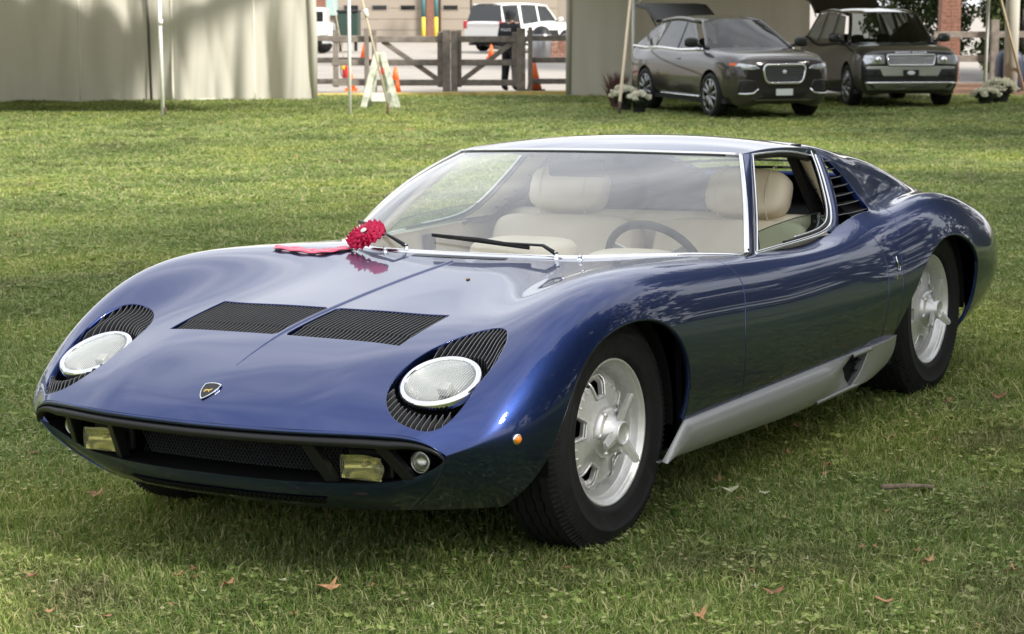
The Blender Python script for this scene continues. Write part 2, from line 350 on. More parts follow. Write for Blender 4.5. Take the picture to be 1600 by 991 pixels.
def body_side(x, z):
    """Point and normal on the left flank at (x, z)."""
    A = BODY[:, NV//2+45:].reshape(-1, 3); Nn = BODY_N[:, NV//2+45:].reshape(-1, 3); i = np.argmin((A[:, 0]-x)**2+(A[:, 2]-z)**2); return A[i], Nn[i]

_af = lin((-180, 0.50), (-60, 0.52), (-15, 0.46), (2, 0.418), (20, 0.388), (40, 0.362), (62, 0.333), (92, 0.318), (115, 0.334), (136, 0.355), (153, 0.363), (170, 0.356), (185, 0.345), (200, 0.36), (240, 0.46), (300, 0.52))
_afk = nspl([-60, -15, 2, 20, 40, 62, 92, 115, 136, 153, 170, 185, 205, 235], [0.56, 0.46, 0.418, 0.388, 0.362, 0.334, 0.319, 0.334, 0.355, 0.363, 0.357, 0.345, 0.35, 0.45])
_ark = nspl([-60, -15, 0, 7, 15, 31, 45, 70, 102, 130, 149, 160, 173, 190, 210, 235], [0.62, 0.54, 0.495, 0.455, 0.412, 0.364, 0.332, 0.299, 0.291, 0.318, 0.343, 0.345, 0.338, 0.335, 0.35, 0.42])
def g_arch(xc, rk):
    def g(x, y, z):
        t = np.degrees(np.arctan2(z-0.33, x-xc)); t = np.where(t < -70, t+360, t)
        d = np.hypot(x-xc, z-0.33)-rk(t)
        return np.where(np.abs(y) < 0.45, 1.0, d)
    return g
arch_f, arch_r = g_arch(0.0, _afk), g_arch(-2.505, _ark)
HL = (0.560, 0.597)                                     # headlight centre in plan
def g_lamp(x, y, z):
    # the lamp well: a long rounded oval, its long axis along the car
    a = np.where(x > HL[0], 0.168, 0.238); b = 0.117+0.008*np.clip((HL[0]-x)/0.25, 0, 1)
    q = (np.abs((x-HL[0])/a)**2.25+np.abs((np.abs(y)-HL[1]-0.02*np.clip((HL[0]-x)/0.25, 0, 1))/b)**2.25)
    return np.where((z > 0.4) & (x > 0.2), (q**(1/2.25)-1)*0.11, 1.0)
VX0, VX1 = 0.457, 0.200
def g_vent(x, y, z):
    ya = np.abs(y); d = np.maximum.reduce([VX1-x, x-VX0, 0.014-ya, ya-0.402])
    return np.where(z > 0.55, d, 1.0)
x_ws = lin((0, -0.552), (0.15, -0.554), (0.30, -0.562), (0.42, -0.576), (0.50, -0.606), (0.58, -0.664), (0.66, -0.755), (0.72, -0.850), (0.765, -0.948), (0.80, -1.03))
x_int = nspl([0.66, 0.70, 0.72, 0.75, 0.80, 0.85, 0.90, 0.95, 0.97, 1.05], [-1.90, -1.955, -2.005, -2.045, -2.055, -2.045, -2.015, -1.970, -1.948, -1.936])
y_sill = lin((-0.9, 0.752), (-1.05, 0.752), (-1.5, 0.752), (-1.75, 0.752), (-2.0, 0.752))
def smin(a, b, k=0.03):
    h = np.clip(0.5+0.5*(b-a)/k, 0, 1); return b*(1-h)+a*h-k*h*(1-h)
def g_cabin(x, y, z):
    ya = np.abs(y); h = smin(smin(x_ws(ya)-x, y_sill(x)-ya, 0.02), x-x_int(z), 0.06)
    return np.where((z > 0.6) & (x < -0.4) & (x > -2.3), -h, 1.0)
x_door0 = nspl([0.2, 0.35, 0.587, 0.65, 0.70, 0.73, 0.80], [-0.725, -0.727, -0.735, -0.752, -0.735, -0.71, -0.66])
x_door1 = nspl([0.2, 0.49, 0.60, 0.66, 0.715, 0.8], [-1.868, -1.882, -1.888, -1.872, -1.845, -1.79])
x_clam = nspl([0.2, 0.32, 0.52, 0.62, 0.70, 0.75, 0.80, 0.85, 0.90, 0.95, 1.0, 1.06], [-1.995, -2.0, -2.012, -2.035, -2.09, -2.14, -2.18, -2.19, -2.17, -2.11, -2.04, -1.99])
GAP = 0.003
def g_front(x, y, z): return np.where(np.abs(y) > 0.6, x-x_door0(z)-GAP, 1.0)
def g_hoodcut(x, y, z): return x+1.3
def g_d0(x, y, z): return np.where(np.abs(y) > 0.6, x_door0(z)-x-GAP, -1.0)
def g_d1(x, y, z): return x-x_door1(z)-GAP
def g_q0(x, y, z): return x_door1(z)-x-GAP
def g_q1(x, y, z): return np.where(z > 0.2, x-x_clam(z)-GAP, 1)
def g_clam(x, y, z): return x_clam(z)-x-GAP
SILL_Z = 0.303
def g_sill(x, y, z): return np.where((x < -0.1) & (x > -2.25), z-SILL_Z-0.003, 1.0)
def side_of(s): return lambda x, y, z: s*y-0.3
def g_slats(x, y, z):
    d = np.maximum.reduce([-3.02-x, x+2.16, np.abs(y)-0.40]); return np.where(z > 0.6, d, 1)

coupe = empty('sports_car', (0, 0, 0), label='low dark blue metallic classic sports coupe with silver sills on the lawn', cat='car')
def panel(name, keeps, rad=0.002, depth=0.016, m='paint', label=None):
    V, N, F = clip_surface(BODY.reshape(-1, 3), BODY_N.reshape(-1, 3), BODY_Q, keeps)
    V, N, F = flange(V, N, F, rad, depth); o = make(name, V, F, m, coupe, normals=N)
    if label: o['label'] = label
    return o
def _rad(p):
    if p[0] > 0.55 and p[2] < 0.39: return 0.0001
    for xc in (0.0, -2.505):
        if abs(p[1]) > 0.6 and p[2] < 0.68 and 0.2 < math.hypot(p[0]-xc, p[2]-0.33) < 0.60 and (p[0] > -1.9 or xc < -1) and abs(p[0]-xc) < 0.46 and p[2] < 0.66: return 0.006
    return 0.0025
def _dep(p): return 0.007 if _rad(p) > 0.005 else 0.016
front = panel('front_clamshell', [g_front, arch_f, g_lamp, g_vent, g_cabin, g_sill, lambda x, y, z: x+0.96], _rad, _dep)
for s, nm in ((1, 'door'), (-1, 'door')):
    panel(nm, [side_of(s), g_d0, g_d1, g_cabin, g_sill, arch_f], _rad, _dep)
    panel('quarter_panel', [side_of(s), g_q0, g_q1, g_cabin, g_sill, arch_r], _rad, _dep)
rear = panel('rear_clamshell', [g_clam, arch_r, g_sill, g_cabin, g_slats], _rad, _dep)
# ------------------------------------------------------------------ the coupe: wells, lamps, glass, trim, cabin, wheels
thin_glass('flute_glass', (0.9, 0.91, 0.9), 1.5, veil=0.35); mat('amber', (0.75, 0.22, 0.01), rough=0.12, coat=1.0)
mat('fog_reflector', (0.80, 0.80, 0.74), rough=0.22, metal=0.9); mat('label_bulb', (0.85, 0.78, 0.45), rough=0.3)
mat('mirror_metal', (0.60, 0.60, 0.58), rough=0.28, metal=1.0)
mat('red_lamp', (0.4, 0.01, 0.01), rough=0.2, coat=1.0)
mat('gold', (0.75, 0.52, 0.16), rough=0.3, metal=1.0)
mat('steer_black', (0.015, 0.015, 0.016), rough=0.45)
mat('cream_edge', (0.70, 0.64, 0.52), rough=0.55)
mat('fin_grey', (0.03, 0.031, 0.034), rough=0.35, spec=0.5); mat('edge_glint', (0.20, 0.20, 0.21), rough=0.35, metal=0.4)  # second, lighter material paints the light caught along fin, slat and louvre edges
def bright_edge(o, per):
    o.data.materials.append(MATS['edge_glint'])
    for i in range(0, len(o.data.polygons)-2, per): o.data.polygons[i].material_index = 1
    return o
thin_glass('fog_glass', (0.92, 0.905, 0.74), 1.5, veil=0.04, refl=1.0)

def well(name, g, depth, m='black_matte', up=0.004):
    V, N, F = clip_surface(BODY.reshape(-1, 3), BODY_N.reshape(-1, 3), BODY_Q, [lambda x, y, z: 0.006-g(x, y, z), lambda x, y, z: x-0.1, lambda x, y, z: z-0.4])
    cnt = {}
    for f in F:
        for i in range(len(f)):
            a, b = f[i], f[(i+1) % len(f)]; k = (min(a, b), max(a, b)); cnt[k] = None if k in cnt else (a, b)
    E = [e for e in cnt.values() if e]; k = len(V)
    return make(name, np.vstack([V-N*depth, V-N*up]), list(F)+[(b, a, k+a, k+b) for a, b in E], m, coupe, smooth=False)
well('lamp_well', g_lamp, 0.060); well('vent_well', g_vent, 0.045)

# hood vent slats: one mesh shared, laid along the car, the front third stepped down
n_s = 27
for s in (1, -1):
    for i in range(n_s):
        y = s*(0.020+(0.398-0.020)*(i+0.5)/n_s); b = MB(); t = 0.0008
        xs = np.array([VX0-0.004, VX0-0.010, VX0-0.070, VX0-0.078, (VX0+VX1)/2, VX1+0.004]); zt = np.array([-0.016, -0.009, -0.006, -0.003, -0.0025, -0.0025])
        top = np.array([body_z(x, y) for x in xs])+zt
        V = []
        for j in range(6): V += [(xs[j], y-t, top[j]), (xs[j], y+t, top[j]), (xs[j], y+t, top[j]-0.022), (xs[j], y-t, top[j]-0.022)]
        F = []
        for j in range(5):
            q = 4*j; F += [(q, q+4, q+5, q+1), (q+1, q+5, q+6, q+2), (q+3, q+7, q+4, q)]
        F += [(0, 1, 2, 3), (20, 23, 22, 21)]
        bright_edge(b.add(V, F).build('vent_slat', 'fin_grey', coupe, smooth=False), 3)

# centre ridge of the bonnet
xs = np.r_[np.linspace(0.65, VX0+0.02, 12), np.linspace(VX0, -0.43, 30)]; Pg = []
for x in xs:
    w = 0.0015+0.0075*np.clip((0.65-x)/0.25, 0, 1)*np.clip((x+0.44)/0.1, 0.3, 1); h = 0.001+0.0045*np.clip((0.65-x)/0.3, 0, 1); z = body_z(x, 0)
    Pg.append([(x, -w, z-0.001), (x, -w*0.5, z+h*0.6), (x, 0, z+h), (x, w*0.5, z+h*0.6), (x, w, z-0.001)])
MB().grid(Pg, flip=True).build('bonnet_ridge', 'paint', coupe)

def frame_of(p, n, xdir=(1, 0, 0)):
    n = Vector(n).normalized(); x = Vector(xdir); x = (x-n*x.dot(n)).normalized(); y = n.cross(x)
    return Matrix(((x.x, y.x, n.x, p[0]), (x.y, y.y, n.y, p[1]), (x.z, y.z, n.z, p[2]), (0, 0, 0, 1)))
def place(b, M): b.V = [tuple(M @ Vector(v)) for v in b.V]; return b

# headlamps
for s in (1, -1):
    p, n = body_frame(HL[0], s*HL[1]); n = n/np.linalg.norm(n); M = frame_of(p-n*0.011, n)
    prof = [(0.094, -0.03), (0.0945, 0.002), (0.0965, 0.0065), (0.102, 0.0085), (0.109, 0.006), (0.1125, 0.0), (0.112, -0.03)]
    lamp = place(MB().lathe(prof, 64, 'z'), M).build('headlamp', 'chrome', coupe)
    place(MB().lathe([(0.001, -0.048), (0.02, -0.046), (0.045, -0.038), (0.07, -0.022), (0.095, 0.0)], 48, 'z'), M).build('reflector', 'mirror_metal', lamp)
    lens = []
    for i in range(9):
        r = 0.0955*i/8; lens.append((max(r, 0.0005), 0.0035+0.012*(1-(r/0.0955)**2)))
    place(MB().lathe(lens[::-1], 48, 'z'), M).build('lens', 'lamp_glass', lamp)
    place(MB().box((-0.030, -0.016, -0.045), (0.004, 0.016, -0.020)), M).build('bulb_shield', 'alloy', lamp, bevel=0.004)
    rib = MB()
    for i in range(-12, 13):
        y = i*0.0066; L_ = math.sqrt(max(0.0, 0.090**2-y*y))
        if L_ > 0.01: rib.tube([(x, y, 0.0025+0.012*(1-(x*x+y*y)/0.0955**2)) for x in np.linspace(-L_, L_, 9)], 0.0012, 4)
    place(rib, M).build('lens_ribs', 'flute_glass', lamp)
    # eyelash fins in front of and behind the lamp
    for grp in (0, 1):
        nf = 14 if grp == 0 else 15
        for i in range(nf):
            y = (0.494+0.195*(i+0.5)/nf) if grp == 0 else (0.505+0.205*(i+0.5)/nf)
            xx = np.linspace(HL[0], HL[0]+0.17, 200) if grp == 0 else np.linspace(HL[0], HL[0]-0.28, 300)
            ins = g_lamp(xx, np.full_like(xx, y), np.full_like(xx, 0.6)) < -0.001
            if not ins.any(): continue
            xe = xx[ins][-1]; rr = math.sqrt(max(0, 0.116**2-(y-HL[1])**2))
            if grp == 0: x0 = HL[0]+rr+0.002; 
            else: x0 = min(HL[0]-rr-0.012, xe+0.105)
            if abs(xe-x0) < 0.012 or (grp == 0 and x0 > xe) or (grp == 1 and x0 < xe): continue
            q = np.linspace(x0, xe, 8); f = np.linspace(0, 1, 8)
            top = np.array([body_z(v, y) for v in q])-0.002-(0.007 if grp == 0 else 0.020)*(1-f)**1.5+0.004*np.sin(f*2*PI); t = 0.0009
            wob = 0.004*np.sin(f*2*PI)
            V = []; F = []
            for j in range(8):
                yy = s*(y+wob[j]); V += [(q[j], yy-t, top[j]), (q[j], yy+t, top[j]), (q[j], yy+t, top[j]-0.03), (q[j], yy-t, top[j]-0.03)]
            for j in range(7):
                a = 4*j; F += [(a, a+4, a+5, a+1), (a+1, a+5, a+6, a+2), (a+3, a+7, a+4, a)]
            F += [(0, 1, 2, 3), (28, 31, 30, 29)]
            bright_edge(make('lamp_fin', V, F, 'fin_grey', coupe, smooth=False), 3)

# shield emblem on the nose
p, n = body_frame(0.772, 0.0); M = frame_of(p+n*0.0015, n, (0, 1, 0))     # local x to the car's left, local y = back-up
sh = [(0, 0.033), (0.014, 0.032), (0.028, 0.027), (0.0275, 0.012), (0.023, -0.005), (0.014, -0.022), (0.006, -0.032), (0, -0.037)]
sh = sh+[(-x, y) for x, y in sh[-2:0:-1]]; sh = [(x, -y) for x, y in sh] if M.col[1].x > 0 else sh
bd = place(MB().prism(sh, 0, 0.003, 'z'), M).build('shield_emblem', 'chrome', coupe, smooth=False, bevel=0.0008)
place(MB().prism([(x*0.86, y*0.88) for x, y in sh], 0.003, 0.0036, 'z'), M).build('emblem_face', 'black_trim', bd, smooth=False)
bull = [(-0.012, -0.004), (-0.009, 0.002), (-0.004, 0.004), (0.002, 0.003), (0.007, 0.005), (0.011, 0.009), (0.013, 0.005), (0.011, 0.001), (0.008, -0.002), (0.009, -0.008), (0.006, -0.007), (0.004, -0.002), (-0.003, -0.002), (-0.006, -0.009), (-0.009, -0.008), (-0.008, -0.003)]
place(MB().prism([(x, (y-0.002)*(1 if sh[0][1] > 0 else -1)) for x, y in bull], 0.0036, 0.0046, 'z'), M).build('emblem_bull', 'gold', bd, smooth=False)

# nose: lip strip, mouth, grille, dividers, lamps, valance
lipc = BODY[0, NV//2:NV//2+74]; mc = _rp[0, 6]
lip_path = [tuple(_rp[0, k]) for k in range(7)]
lp = pspl(lip_path, 40); lipP = np.vstack([lp[::-1]*[1, -1, 1], lp[1:]])
nrm_out = np.stack([np.gradient(lipP[:, 1]), -np.gradient(lipP[:, 0])], 1); nrm_out /= np.linalg.norm(nrm_out, axis=1)[:, None]
if nrm_out[len(lipP)//2, 0] < 0: nrm_out = -nrm_out
tp = np.clip(np.minimum(np.arange(len(lipP)), np.arange(len(lipP))[::-1])/9.0, 0, 1)
band = [(-0.001, -0.0005), (0.0028, -0.004), (0.0035, -0.009), (0.002, -0.014), (-0.008, -0.0165)]
Pb_ = np.array([[(q[0]+o[0]*a, q[1]+o[1]*a, q[2]+b*(0.35+0.65*t)) for a, b in band] for q, o, t in zip(lipP, nrm_out, tp)]); MB().grid(Pb_).build('nose_lip', 'paint', coupe)
lipP = lipP+np.stack([np.full(len(lipP), -0.004), np.zeros(len(lipP)), -0.0145*(0.35+0.65*tp)], 1)
prof = [(-0.030, -0.003), (0.002, -0.004), (0.010, -0.008), (0.013, -0.015), (0.011, -0.022), (0.004, -0.028), (-0.030, -0.030)]
Pg = [[(q[0]+o[0]*a*(0.35+0.65*t), q[1]+o[1]*a*(0.35+0.65*t), q[2]+b*(0.35+0.65*t)) for a, b in prof] for q, o, t in zip(lipP, nrm_out, tp)]
MB().grid(Pg).build('nose_strip', 'black_trim', coupe)
low = pspl([(0.762, 0, 0.298), (0.757, 0.22, 0.299), (0.728, 0.42, 0.304), (0.690, 0.55, 0.315), (0.675, 0.64, 0.345), (0.697, 0.697, 0.383)], 40)
lowP = np.vstack([low[::-1]*[1, -1, 1], low[1:]])
bot = pspl([(0.660, 0, 0.207), (0.655, 0.18, 0.207), (0.640, 0.34, 0.209), (0.62, 0.45, 0.212), tuple(_rp[0, 9])], 40)
botP = np.vstack([bot[::-1]*[1, -1, 1], bot[1:]]); R7 = [np.array(_rp[0, k]) for k in (7, 8)]
Pg = []
for i in range(len(lowP)):
    a, b = lowP[i], botP[i]; f = abs(i-39)/39.0; e = np.clip((f-0.82)/0.18, 0, 1)
    row = []
    for t in np.linspace(0, 1, 12):
        q = a*(1-t)+b*t; bulge = 0.022*math.sin(PI*min(1, t*1.05))*(1-e)
        q = q+np.array([bulge, 0, -bulge*0.2])
        if e > 0:
            col = np.array([np.interp(t, [0, 0.27, 0.6, 1], [_rp[0, k][c] for k in (6, 7, 8, 9)]) for c in range(3)]); col[1] *= np.sign(a[1]) if a[1] else 1
            q = q*(1-e)+col*e
        row.append(q)
    Pg.append(row)
PgV = np.array(Pg)
MB().grid(PgV).build('front_valance', 'paint', coupe)
slot = MB()                                              # lower air slot in the valance
mp2 = np.array([[(r_[5]+np.array([0.004, 0, 0]))*(1-u)+(r_[8]+np.array([0.004, 0, 0]))*u for u in (0, 1)] for r_ in PgV[18:61]])
slot.grid(mp2).build('valance_slot', 'black_matte', coupe)
slm = MB()
for i in range(0, 42, 1):
    a = mp2[i, 0]+[0.003, 0, 0]; b = mp2[min(i+1, 42), 1]+[0.003, 0, 0]; slm.tube([a, b], 0.0012, 4); a = mp2[i, 1]+[0.003, 0, 0]; b = mp2[min(i+1, 42), 0]+[0.003, 0, 0]; slm.tube([a, b], 0.0012, 4)
slm.build('slot_mesh', 'black_trim', coupe, smooth=False)
# mouth recess
mo = MB(); up_in = lipP+[-0.02, 0, -0.018]; lo_in = lowP
bk = [np.array([q[0]*0.0+0.60-0.28*abs(q[1])**2, q[1]*0.94, 0]) for q in lipP]
Pm = [[up_in[i]-[0, 0, 0.0], (bk[i][0], bk[i][1], max(lo_in[i][2]+0.01, up_in[i][2]-0.02)), (bk[i][0], bk[i][1], min(lo_in[i][2]-0.005, up_in[i][2]-0.021)), lo_in[i]+[0, 0, -0.001]] for i in range(len(lipP))]
mo.grid(np.array(Pm), flip=True).build('mouth_recess', 'black_matte', coupe, smooth=False)
gm = MB(); yy = np.linspace(-0.36, 0.36, 61)             # honeycomb-like mesh of crossed wires
for k in range(-10, 61):
    for sg in (1, -1):
        pts = []
        for t in np.linspace(0, 1, 3):
            y = -0.36+0.012*k+sg*0.055*(t-0.5)*1.3
            if abs(y) < 0.37: pts.append((0.655-0.15*y*y, y, 0.305+0.105*t))
        if len(pts) > 1: gm.tube(pts, 0.0019, 4, cap=False)
gm.build('grille_mesh', 'fin_grey', coupe, smooth=False)['kind'] = 'stuff'
for s in (1, -1):
    for y0, y1 in ((0.318, 0.350), (0.518, 0.560)):
        d = MB(); xa = float(np.interp(y0, low[:, 1], low[:, 0])); zl = float(np.interp(y1, low[:, 1], low[:, 2])); za = 0.425 if y0 < 0.5 else 0.418
        xt = float(np.interp(y0, lp[:, 1], lp[:, 0]))-0.012
        w = 0.030
        d.hexa([(xt, s*y0, za), (xt-0.012, s*(y0+w), za), (xt-0.045, s*(y0+w), za), (xt-0.045, s*y0, za), (xa-0.008, s*y1, zl), (xa-0.020, s*(y1+w), zl), (xa-0.045, s*(y1+w), zl), (xa-0.045, s*y1, zl)])
        d.build('mouth_divider', 'black_trim', coupe, smooth=False, bevel=0.004)
    # rectangular fog lamp
    fx = 0.708; f = MB().box((fx-0.06, s*0.372 if s > 0 else -0.516, 0.308), (fx-0.040, s*0.516 if s > 0 else -0.372, 0.384)); fl = f.build('fog_lamp', 'black_trim', coupe, smooth=False, bevel=0.008)
    lo_, hi_ = (0.382, 0.510) if s > 0 else (-0.510, -0.382)
    Pf = np.array([[(fx+0.003-0.040*(1-min(1, (u*u*0.75+v*v*0.75)))**0.8, (lo_+hi_)/2+0.063*u, 0.344+0.031*v) for v in np.linspace(-1, 1, 9)] for u in np.linspace(-1, 1, 13)]); MB().grid(Pf).build('fog_reflector', 'fog_reflector', fl); MB().tube([(fx-0.03, (lo_+hi_)/2, 0.35), (fx-0.006, (lo_+hi_)/2, 0.35)], 0.007, 10).build('fog_bulb', 'label_bulb', fl)
    ln = MB().box((fx+0.004, lo_, 0.312), (fx+0.010, hi_, 0.376)); ln.build('fog_lens', 'fog_glass', fl, smooth=False, bevel=0.004)
    rb = MB()
    for i in range(18):
        y = lo_+0.004+(0.120)*i/17; rb.tube([(fx+0.0105, y, 0.315), (fx+0.012, y, 0.344), (fx+0.0105, y, 0.373)], 0.0018, 5)
    rb.build('fog_ribs', 'fog_glass', fl)
    # round parking lamp
    c = (0.662, s*0.598, 0.363)
    pl = MB().lathe([(0.0005, -0.03), (0.027, -0.028), (0.030, 0.0), (0.028, 0.004), (0.026, 0.0)], 32, 'x', c).build('parking_lamp', 'mirror_metal', coupe)
    MB().lathe([(0.028, 0.002), (0.022, 0.012), (0.012, 0.017), (0.0005, 0.018)], 32, 'x', c).build('parking_lens', 'lamp_glass', pl)
    rg = MB()
    for r_ in (0.007, 0.012, 0.017, 0.022): rg.tube([(c[0]+0.019-0.006*(r_/0.022)**2*1.2, c[1]+r_*math.cos(q), c[2]+r_*math.sin(q)) for q in np.linspace(0, 2*PI, 21)], 0.0008, 4)
    rg.build('parking_lens_rings', 'lamp_glass', pl)
    # amber side marker
    q, nn = body_side(0.548, 0.418); q = q*[1, s, 1]; nn = nn*[1, s, 1]; M = frame_of(q, nn)
    sm_ = place(MB().lathe([(0.0145, 0), (0.014, 0.004), (0.0115, 0.0055)], 24, 'z'), M).build('side_marker', 'chrome', coupe)
    place(MB().lathe([(0.0118, 0.004), (0.009, 0.009), (0.004, 0.0115), (0.0003, 0.012)], 24, 'z'), M).build('marker_lens', 'amber', sm_)

# roof
_hd = [(-1.243, 0.0, 1.021), (-1.250, 0.2, 1.0195), (-1.285, 0.40, 1.0135), (-1.330, 0.50, 1.008), (-1.372, 0.556, 1.002)]
_ge = [(-1.372, 0.556, 1.002), (-1.47, 0.566, 1.0065), (-1.60, 0.572, 1.005), (-1.75, 0.577, 0.996), (-1.86, 0.579, 0.984), (-1.936, 0.580, 0.972)]
hd = nspl([p[1] for p in _hd], [p[0] for p in _hd]); hdz = nspl([p[1] for p in _hd], [p[2] for p in _hd])
ge = pspl(_ge, 41); rc = kn((-1.243, 1.021), (-1.40, 1.036), (-1.55, 1.042), (-1.75, 1.037), (-1.936, 1.021))
RP = []
for i in range(41):
    row = []; u = i/40
    for t in np.linspace(-1, 1, 81):
        e = ge[i]; y = e[1]*t
        x0 = hd(abs(y)*0.556/e[1]); x = x0*(1-u)+(-1.936)*u if True else 0
        # columns run from the header back to the rear edge
        zc = rc(-1.243*(1-u)-1.936*u); z = zc-(zc-e[2])*abs(t)**2.4
        if abs(t) == 1: x = e[0]
        xe = e[0]; w = abs(t)**6; x = x*(1-w)+xe*w
        row.append((x, y, z))
    RP.append(row)
RP = np.array(RP); RN = grid_normals(RP)
if RN[20, 40, 2] < 0: RN = -RN
ii = np.arange(41*81).reshape(41, 81); RQ = [(ii[a, b], ii[a+1, b], ii[a+1, b+1], ii[a, b+1]) for a in range(40) for b in range(80)]
p4 = RP.reshape(-1, 3)[list(RQ[20*80+40])]
if np.cross(p4[1]-p4[0], p4[2]-p4[0])[2] < 0: RQ = [q[::-1] for q in RQ]
V, N, F = flange(RP.reshape(-1, 3), RN.reshape(-1, 3), RQ, 0.003, 0.014); make('roof', V, F, 'paint', coupe, normals=N)
MB().grid(RP[1:-1, 2:-2]-[0, 0, 0.02]).build('headliner', 'cream_edge', coupe)

# windscreen
tt = np.linspace(-1, 1, 61); WB = []; WT = []
for t in tt:
    y = 0.764*np.sign(t)*abs(t)**0.92; x = x_ws(abs(y)); WB.append((x-0.004, y, body_z(x+0.004, y)+0.004))
    y2 = 0.552*t; WT.append((hd(abs(y2))+0.004, y2, hdz(abs(y2))-0.006))
WB = np.array(WB); WT = np.array(WT)
# smooth the foot of the glass
for _ in range(6): WB[1:-1] = 0.25*WB[:-2]+0.5*WB[1:-1]+0.25*WB[2:]
WG = []
for s_ in np.linspace(0, 1, 31):
    row = WB*(1-s_)+WT*s_; b = 0.030*math.sin(PI*s_)
    row = row+np.stack([b*0.62*np.ones(61), 0.45*b*tt, b*0.78*np.ones(61)], 1); WG.append(row)
WG = np.array(WG)
MB().grid(WG).build('windscreen', 'windscreen_glass', coupe)
def strip(name, pts, a, b, m='chrome', up=None, parent=None): return MB().tube(pts, 1.0, 8, flat=(a, b), up=up).build(name, m, parent or coupe)
strip('windscreen_trim', [q+np.array([0.009, 0, -0.002]) for q in WB], 0.009, 0.004, up=(0.55, 0, 0.83))
strip('windscreen_trim', WT+[0.004, 0, 0.003], 0.006, 0.004, up=(0.4, 0, 0.9)); strip('header_seal', (WT+[0.012, 0, -0.003])[2:-2], 0.006, 0.003, 'black_trim', up=(0.4, 0, 0.9))
def win_y(z): return float(np.interp(z, [0.70, 0.97], [0.756, 0.581]))
for s in (1, -1):
    j = -1 if s > 0 else 0
    edge = WG[:, j]+np.array([0.0, 0.002*s, 0.003])
    strip('windscreen_trim', edge, 0.009, 0.005, up=(0.55, 0.5*s, 0.65))
    # A pillar between screen and door glass
    fr = np.array([(-1.035, 0.757, 0.709), (-1.16, 0.700, 0.812), (-1.29, 0.634, 0.915), (-1.41, 0.572, 0.998)]); fr = pspl(fr, 31)*[1, s, 1]
    Pa = np.array([[edge[i]*(1-u)+fr[i]*u+np.array([0, s, 0.2])*0.006*math.sin(PI*u) for u in np.linspace(0, 1, 6)] for i in range(31)])
    MB().grid(Pa, flip=(s > 0)).build('windscreen_pillar', 'paint', coupe)
    strip('pillar_inner', (fr+[-0.005, -0.02*s, 0])[:-4], 0.014, 0.012, 'cream_edge', up=(0, s, 0.3))
    # door window frame: chrome along foot, rear sweep and top
    rear_e = [(-1.893, 0.957), (-1.860, 0.898), (-1.812, 0.836), (-1.742, 0.766), (-1.690, 0.737), (-1.625, 0.722), (-1.54, 0.715)]
    loop = [(-1.035, 0.710), (-1.2, 0.711), (-1.4, 0.712)]+[(x, z) for x, z in rear_e[::-1]]
    lp3 = pspl([(x, s*(win_y(z)+0.004), z) for x, z in loop], 80); strip('window_trim', lp3, 0.008, 0.005, up=(0, s, 0.5))
    lp4 = lp3+np.array([0.012, -s*0.006, 0.010]); strip('window_seal', lp4[20:], 0.004, 0.005, 'black_trim', up=(0, s, 0.5)); strip('window_channel', (lp3+np.array([0.020, -s*0.008, 0.016]))[28:], 0.003, 0.004, up=(0, s, 0.5))
    tp_ = pspl([(-1.41, s*0.573, 0.998), (-1.55, s*0.578, 0.996), (-1.72, s*0.583, 0.985), (-1.893, s*0.588, 0.957)], 24)
    strip('window_trim', tp_+[0, 0, -0.004], 0.004, 0.006, up=(0, s, 0.5)); strip('window_seal', tp_+[0, -s*0.012, -0.014], 0.008, 0.012, 'black_trim', up=(0, s, 0.5))
    strip('window_trim', fr+[-0.003, 0.004*s, -0.001], 0.004, 0.003, up=(0, s, 0.3))
    # the part-lowered door glass
    gl = [(-1.105, 0.708), (-1.175, 0.765), (-1.30, 0.772), (-1.50, 0.778), (-1.70, 0.775), (-1.73, 0.755), (-1.62, 0.715), (-1.40, 0.708)]
    gv = [(x, s*(win_y(z)-0.012), z) for x, z in gl]; gv2 = [(x, y-s*0.004, z) for x, y, z in gv]; k = len(gl)
    make('door_glass', gv+gv2, [tuple(range(k)), tuple(range(2*k-1, k-1, -1))]+[(i, (i+1) % k, k+(i+1) % k, k+i) for i in range(k)], 'door_glass', coupe, smooth=False)
    strip('glass_edge', [gv[0], gv[1], gv[2], gv[3], gv[4]], 0.0016, 0.0016, 'black_trim', up=(0, s, 0))
    # blue horn of the door and the louvred intake behind it
    horn_i = pspl([(x, s*(win_y(z)+0.006), z) for x, z in rear_e[:6]], 40)
    horn_o = pspl([(x, s*(win_y(z)+0.004), z) for x, z in [(-1.940, 0.948), (-1.912, 0.886), (-1.856, 0.812), (-1.785, 0.752), (-1.735, 0.725), (-1.675, 0.712)]], 40)
    Ph = np.array([[horn_i[i]*(1-u)+horn_o[i]*u+np.array([0, s*0.006*math.sin(PI*u), 0]) for u in np.linspace(0, 1, 5)] for i in range(40)])
    Nh = grid_normals(Ph); Nh = Nh if Nh[20, 2, 1]*s > 0 else -Nh
    ix = np.arange(200).reshape(40, 5); Q = [(ix[a, b], ix[a+1, b], ix[a+1, b+1], ix[a, b+1]) for a in range(39) for b in range(4)]
    pq = Ph.reshape(-1, 3)[list(Q[80])]
    if np.dot(np.cross(pq[1]-pq[0], pq[2]-pq[0]), Nh.reshape(-1, 3)[Q[80][0]]) < 0: Q = [q[::-1] for q in Q]
    V, N, F = flange(Ph.reshape(-1, 3), Nh.reshape(-1, 3), Q, 0.003, 0.03); make('door_pillar', V, F, 'paint', coupe, normals=N)
    Pt_ = np.array([[horn_i[i]+np.array([0.012, -s*0.022, 0])+(np.array([-1.945, s*(win_y(horn_i[i][2])-0.075), horn_i[i][2]])-horn_i[i])*u for u in np.linspace(0, 1, 3)] for i in range(40)]); MB().grid(Pt_, flip=(s < 0)).build('rear_side_trim', 'leather', coupe)
    A_ = BODY[:, NV//2+30:].reshape(-1, 3)
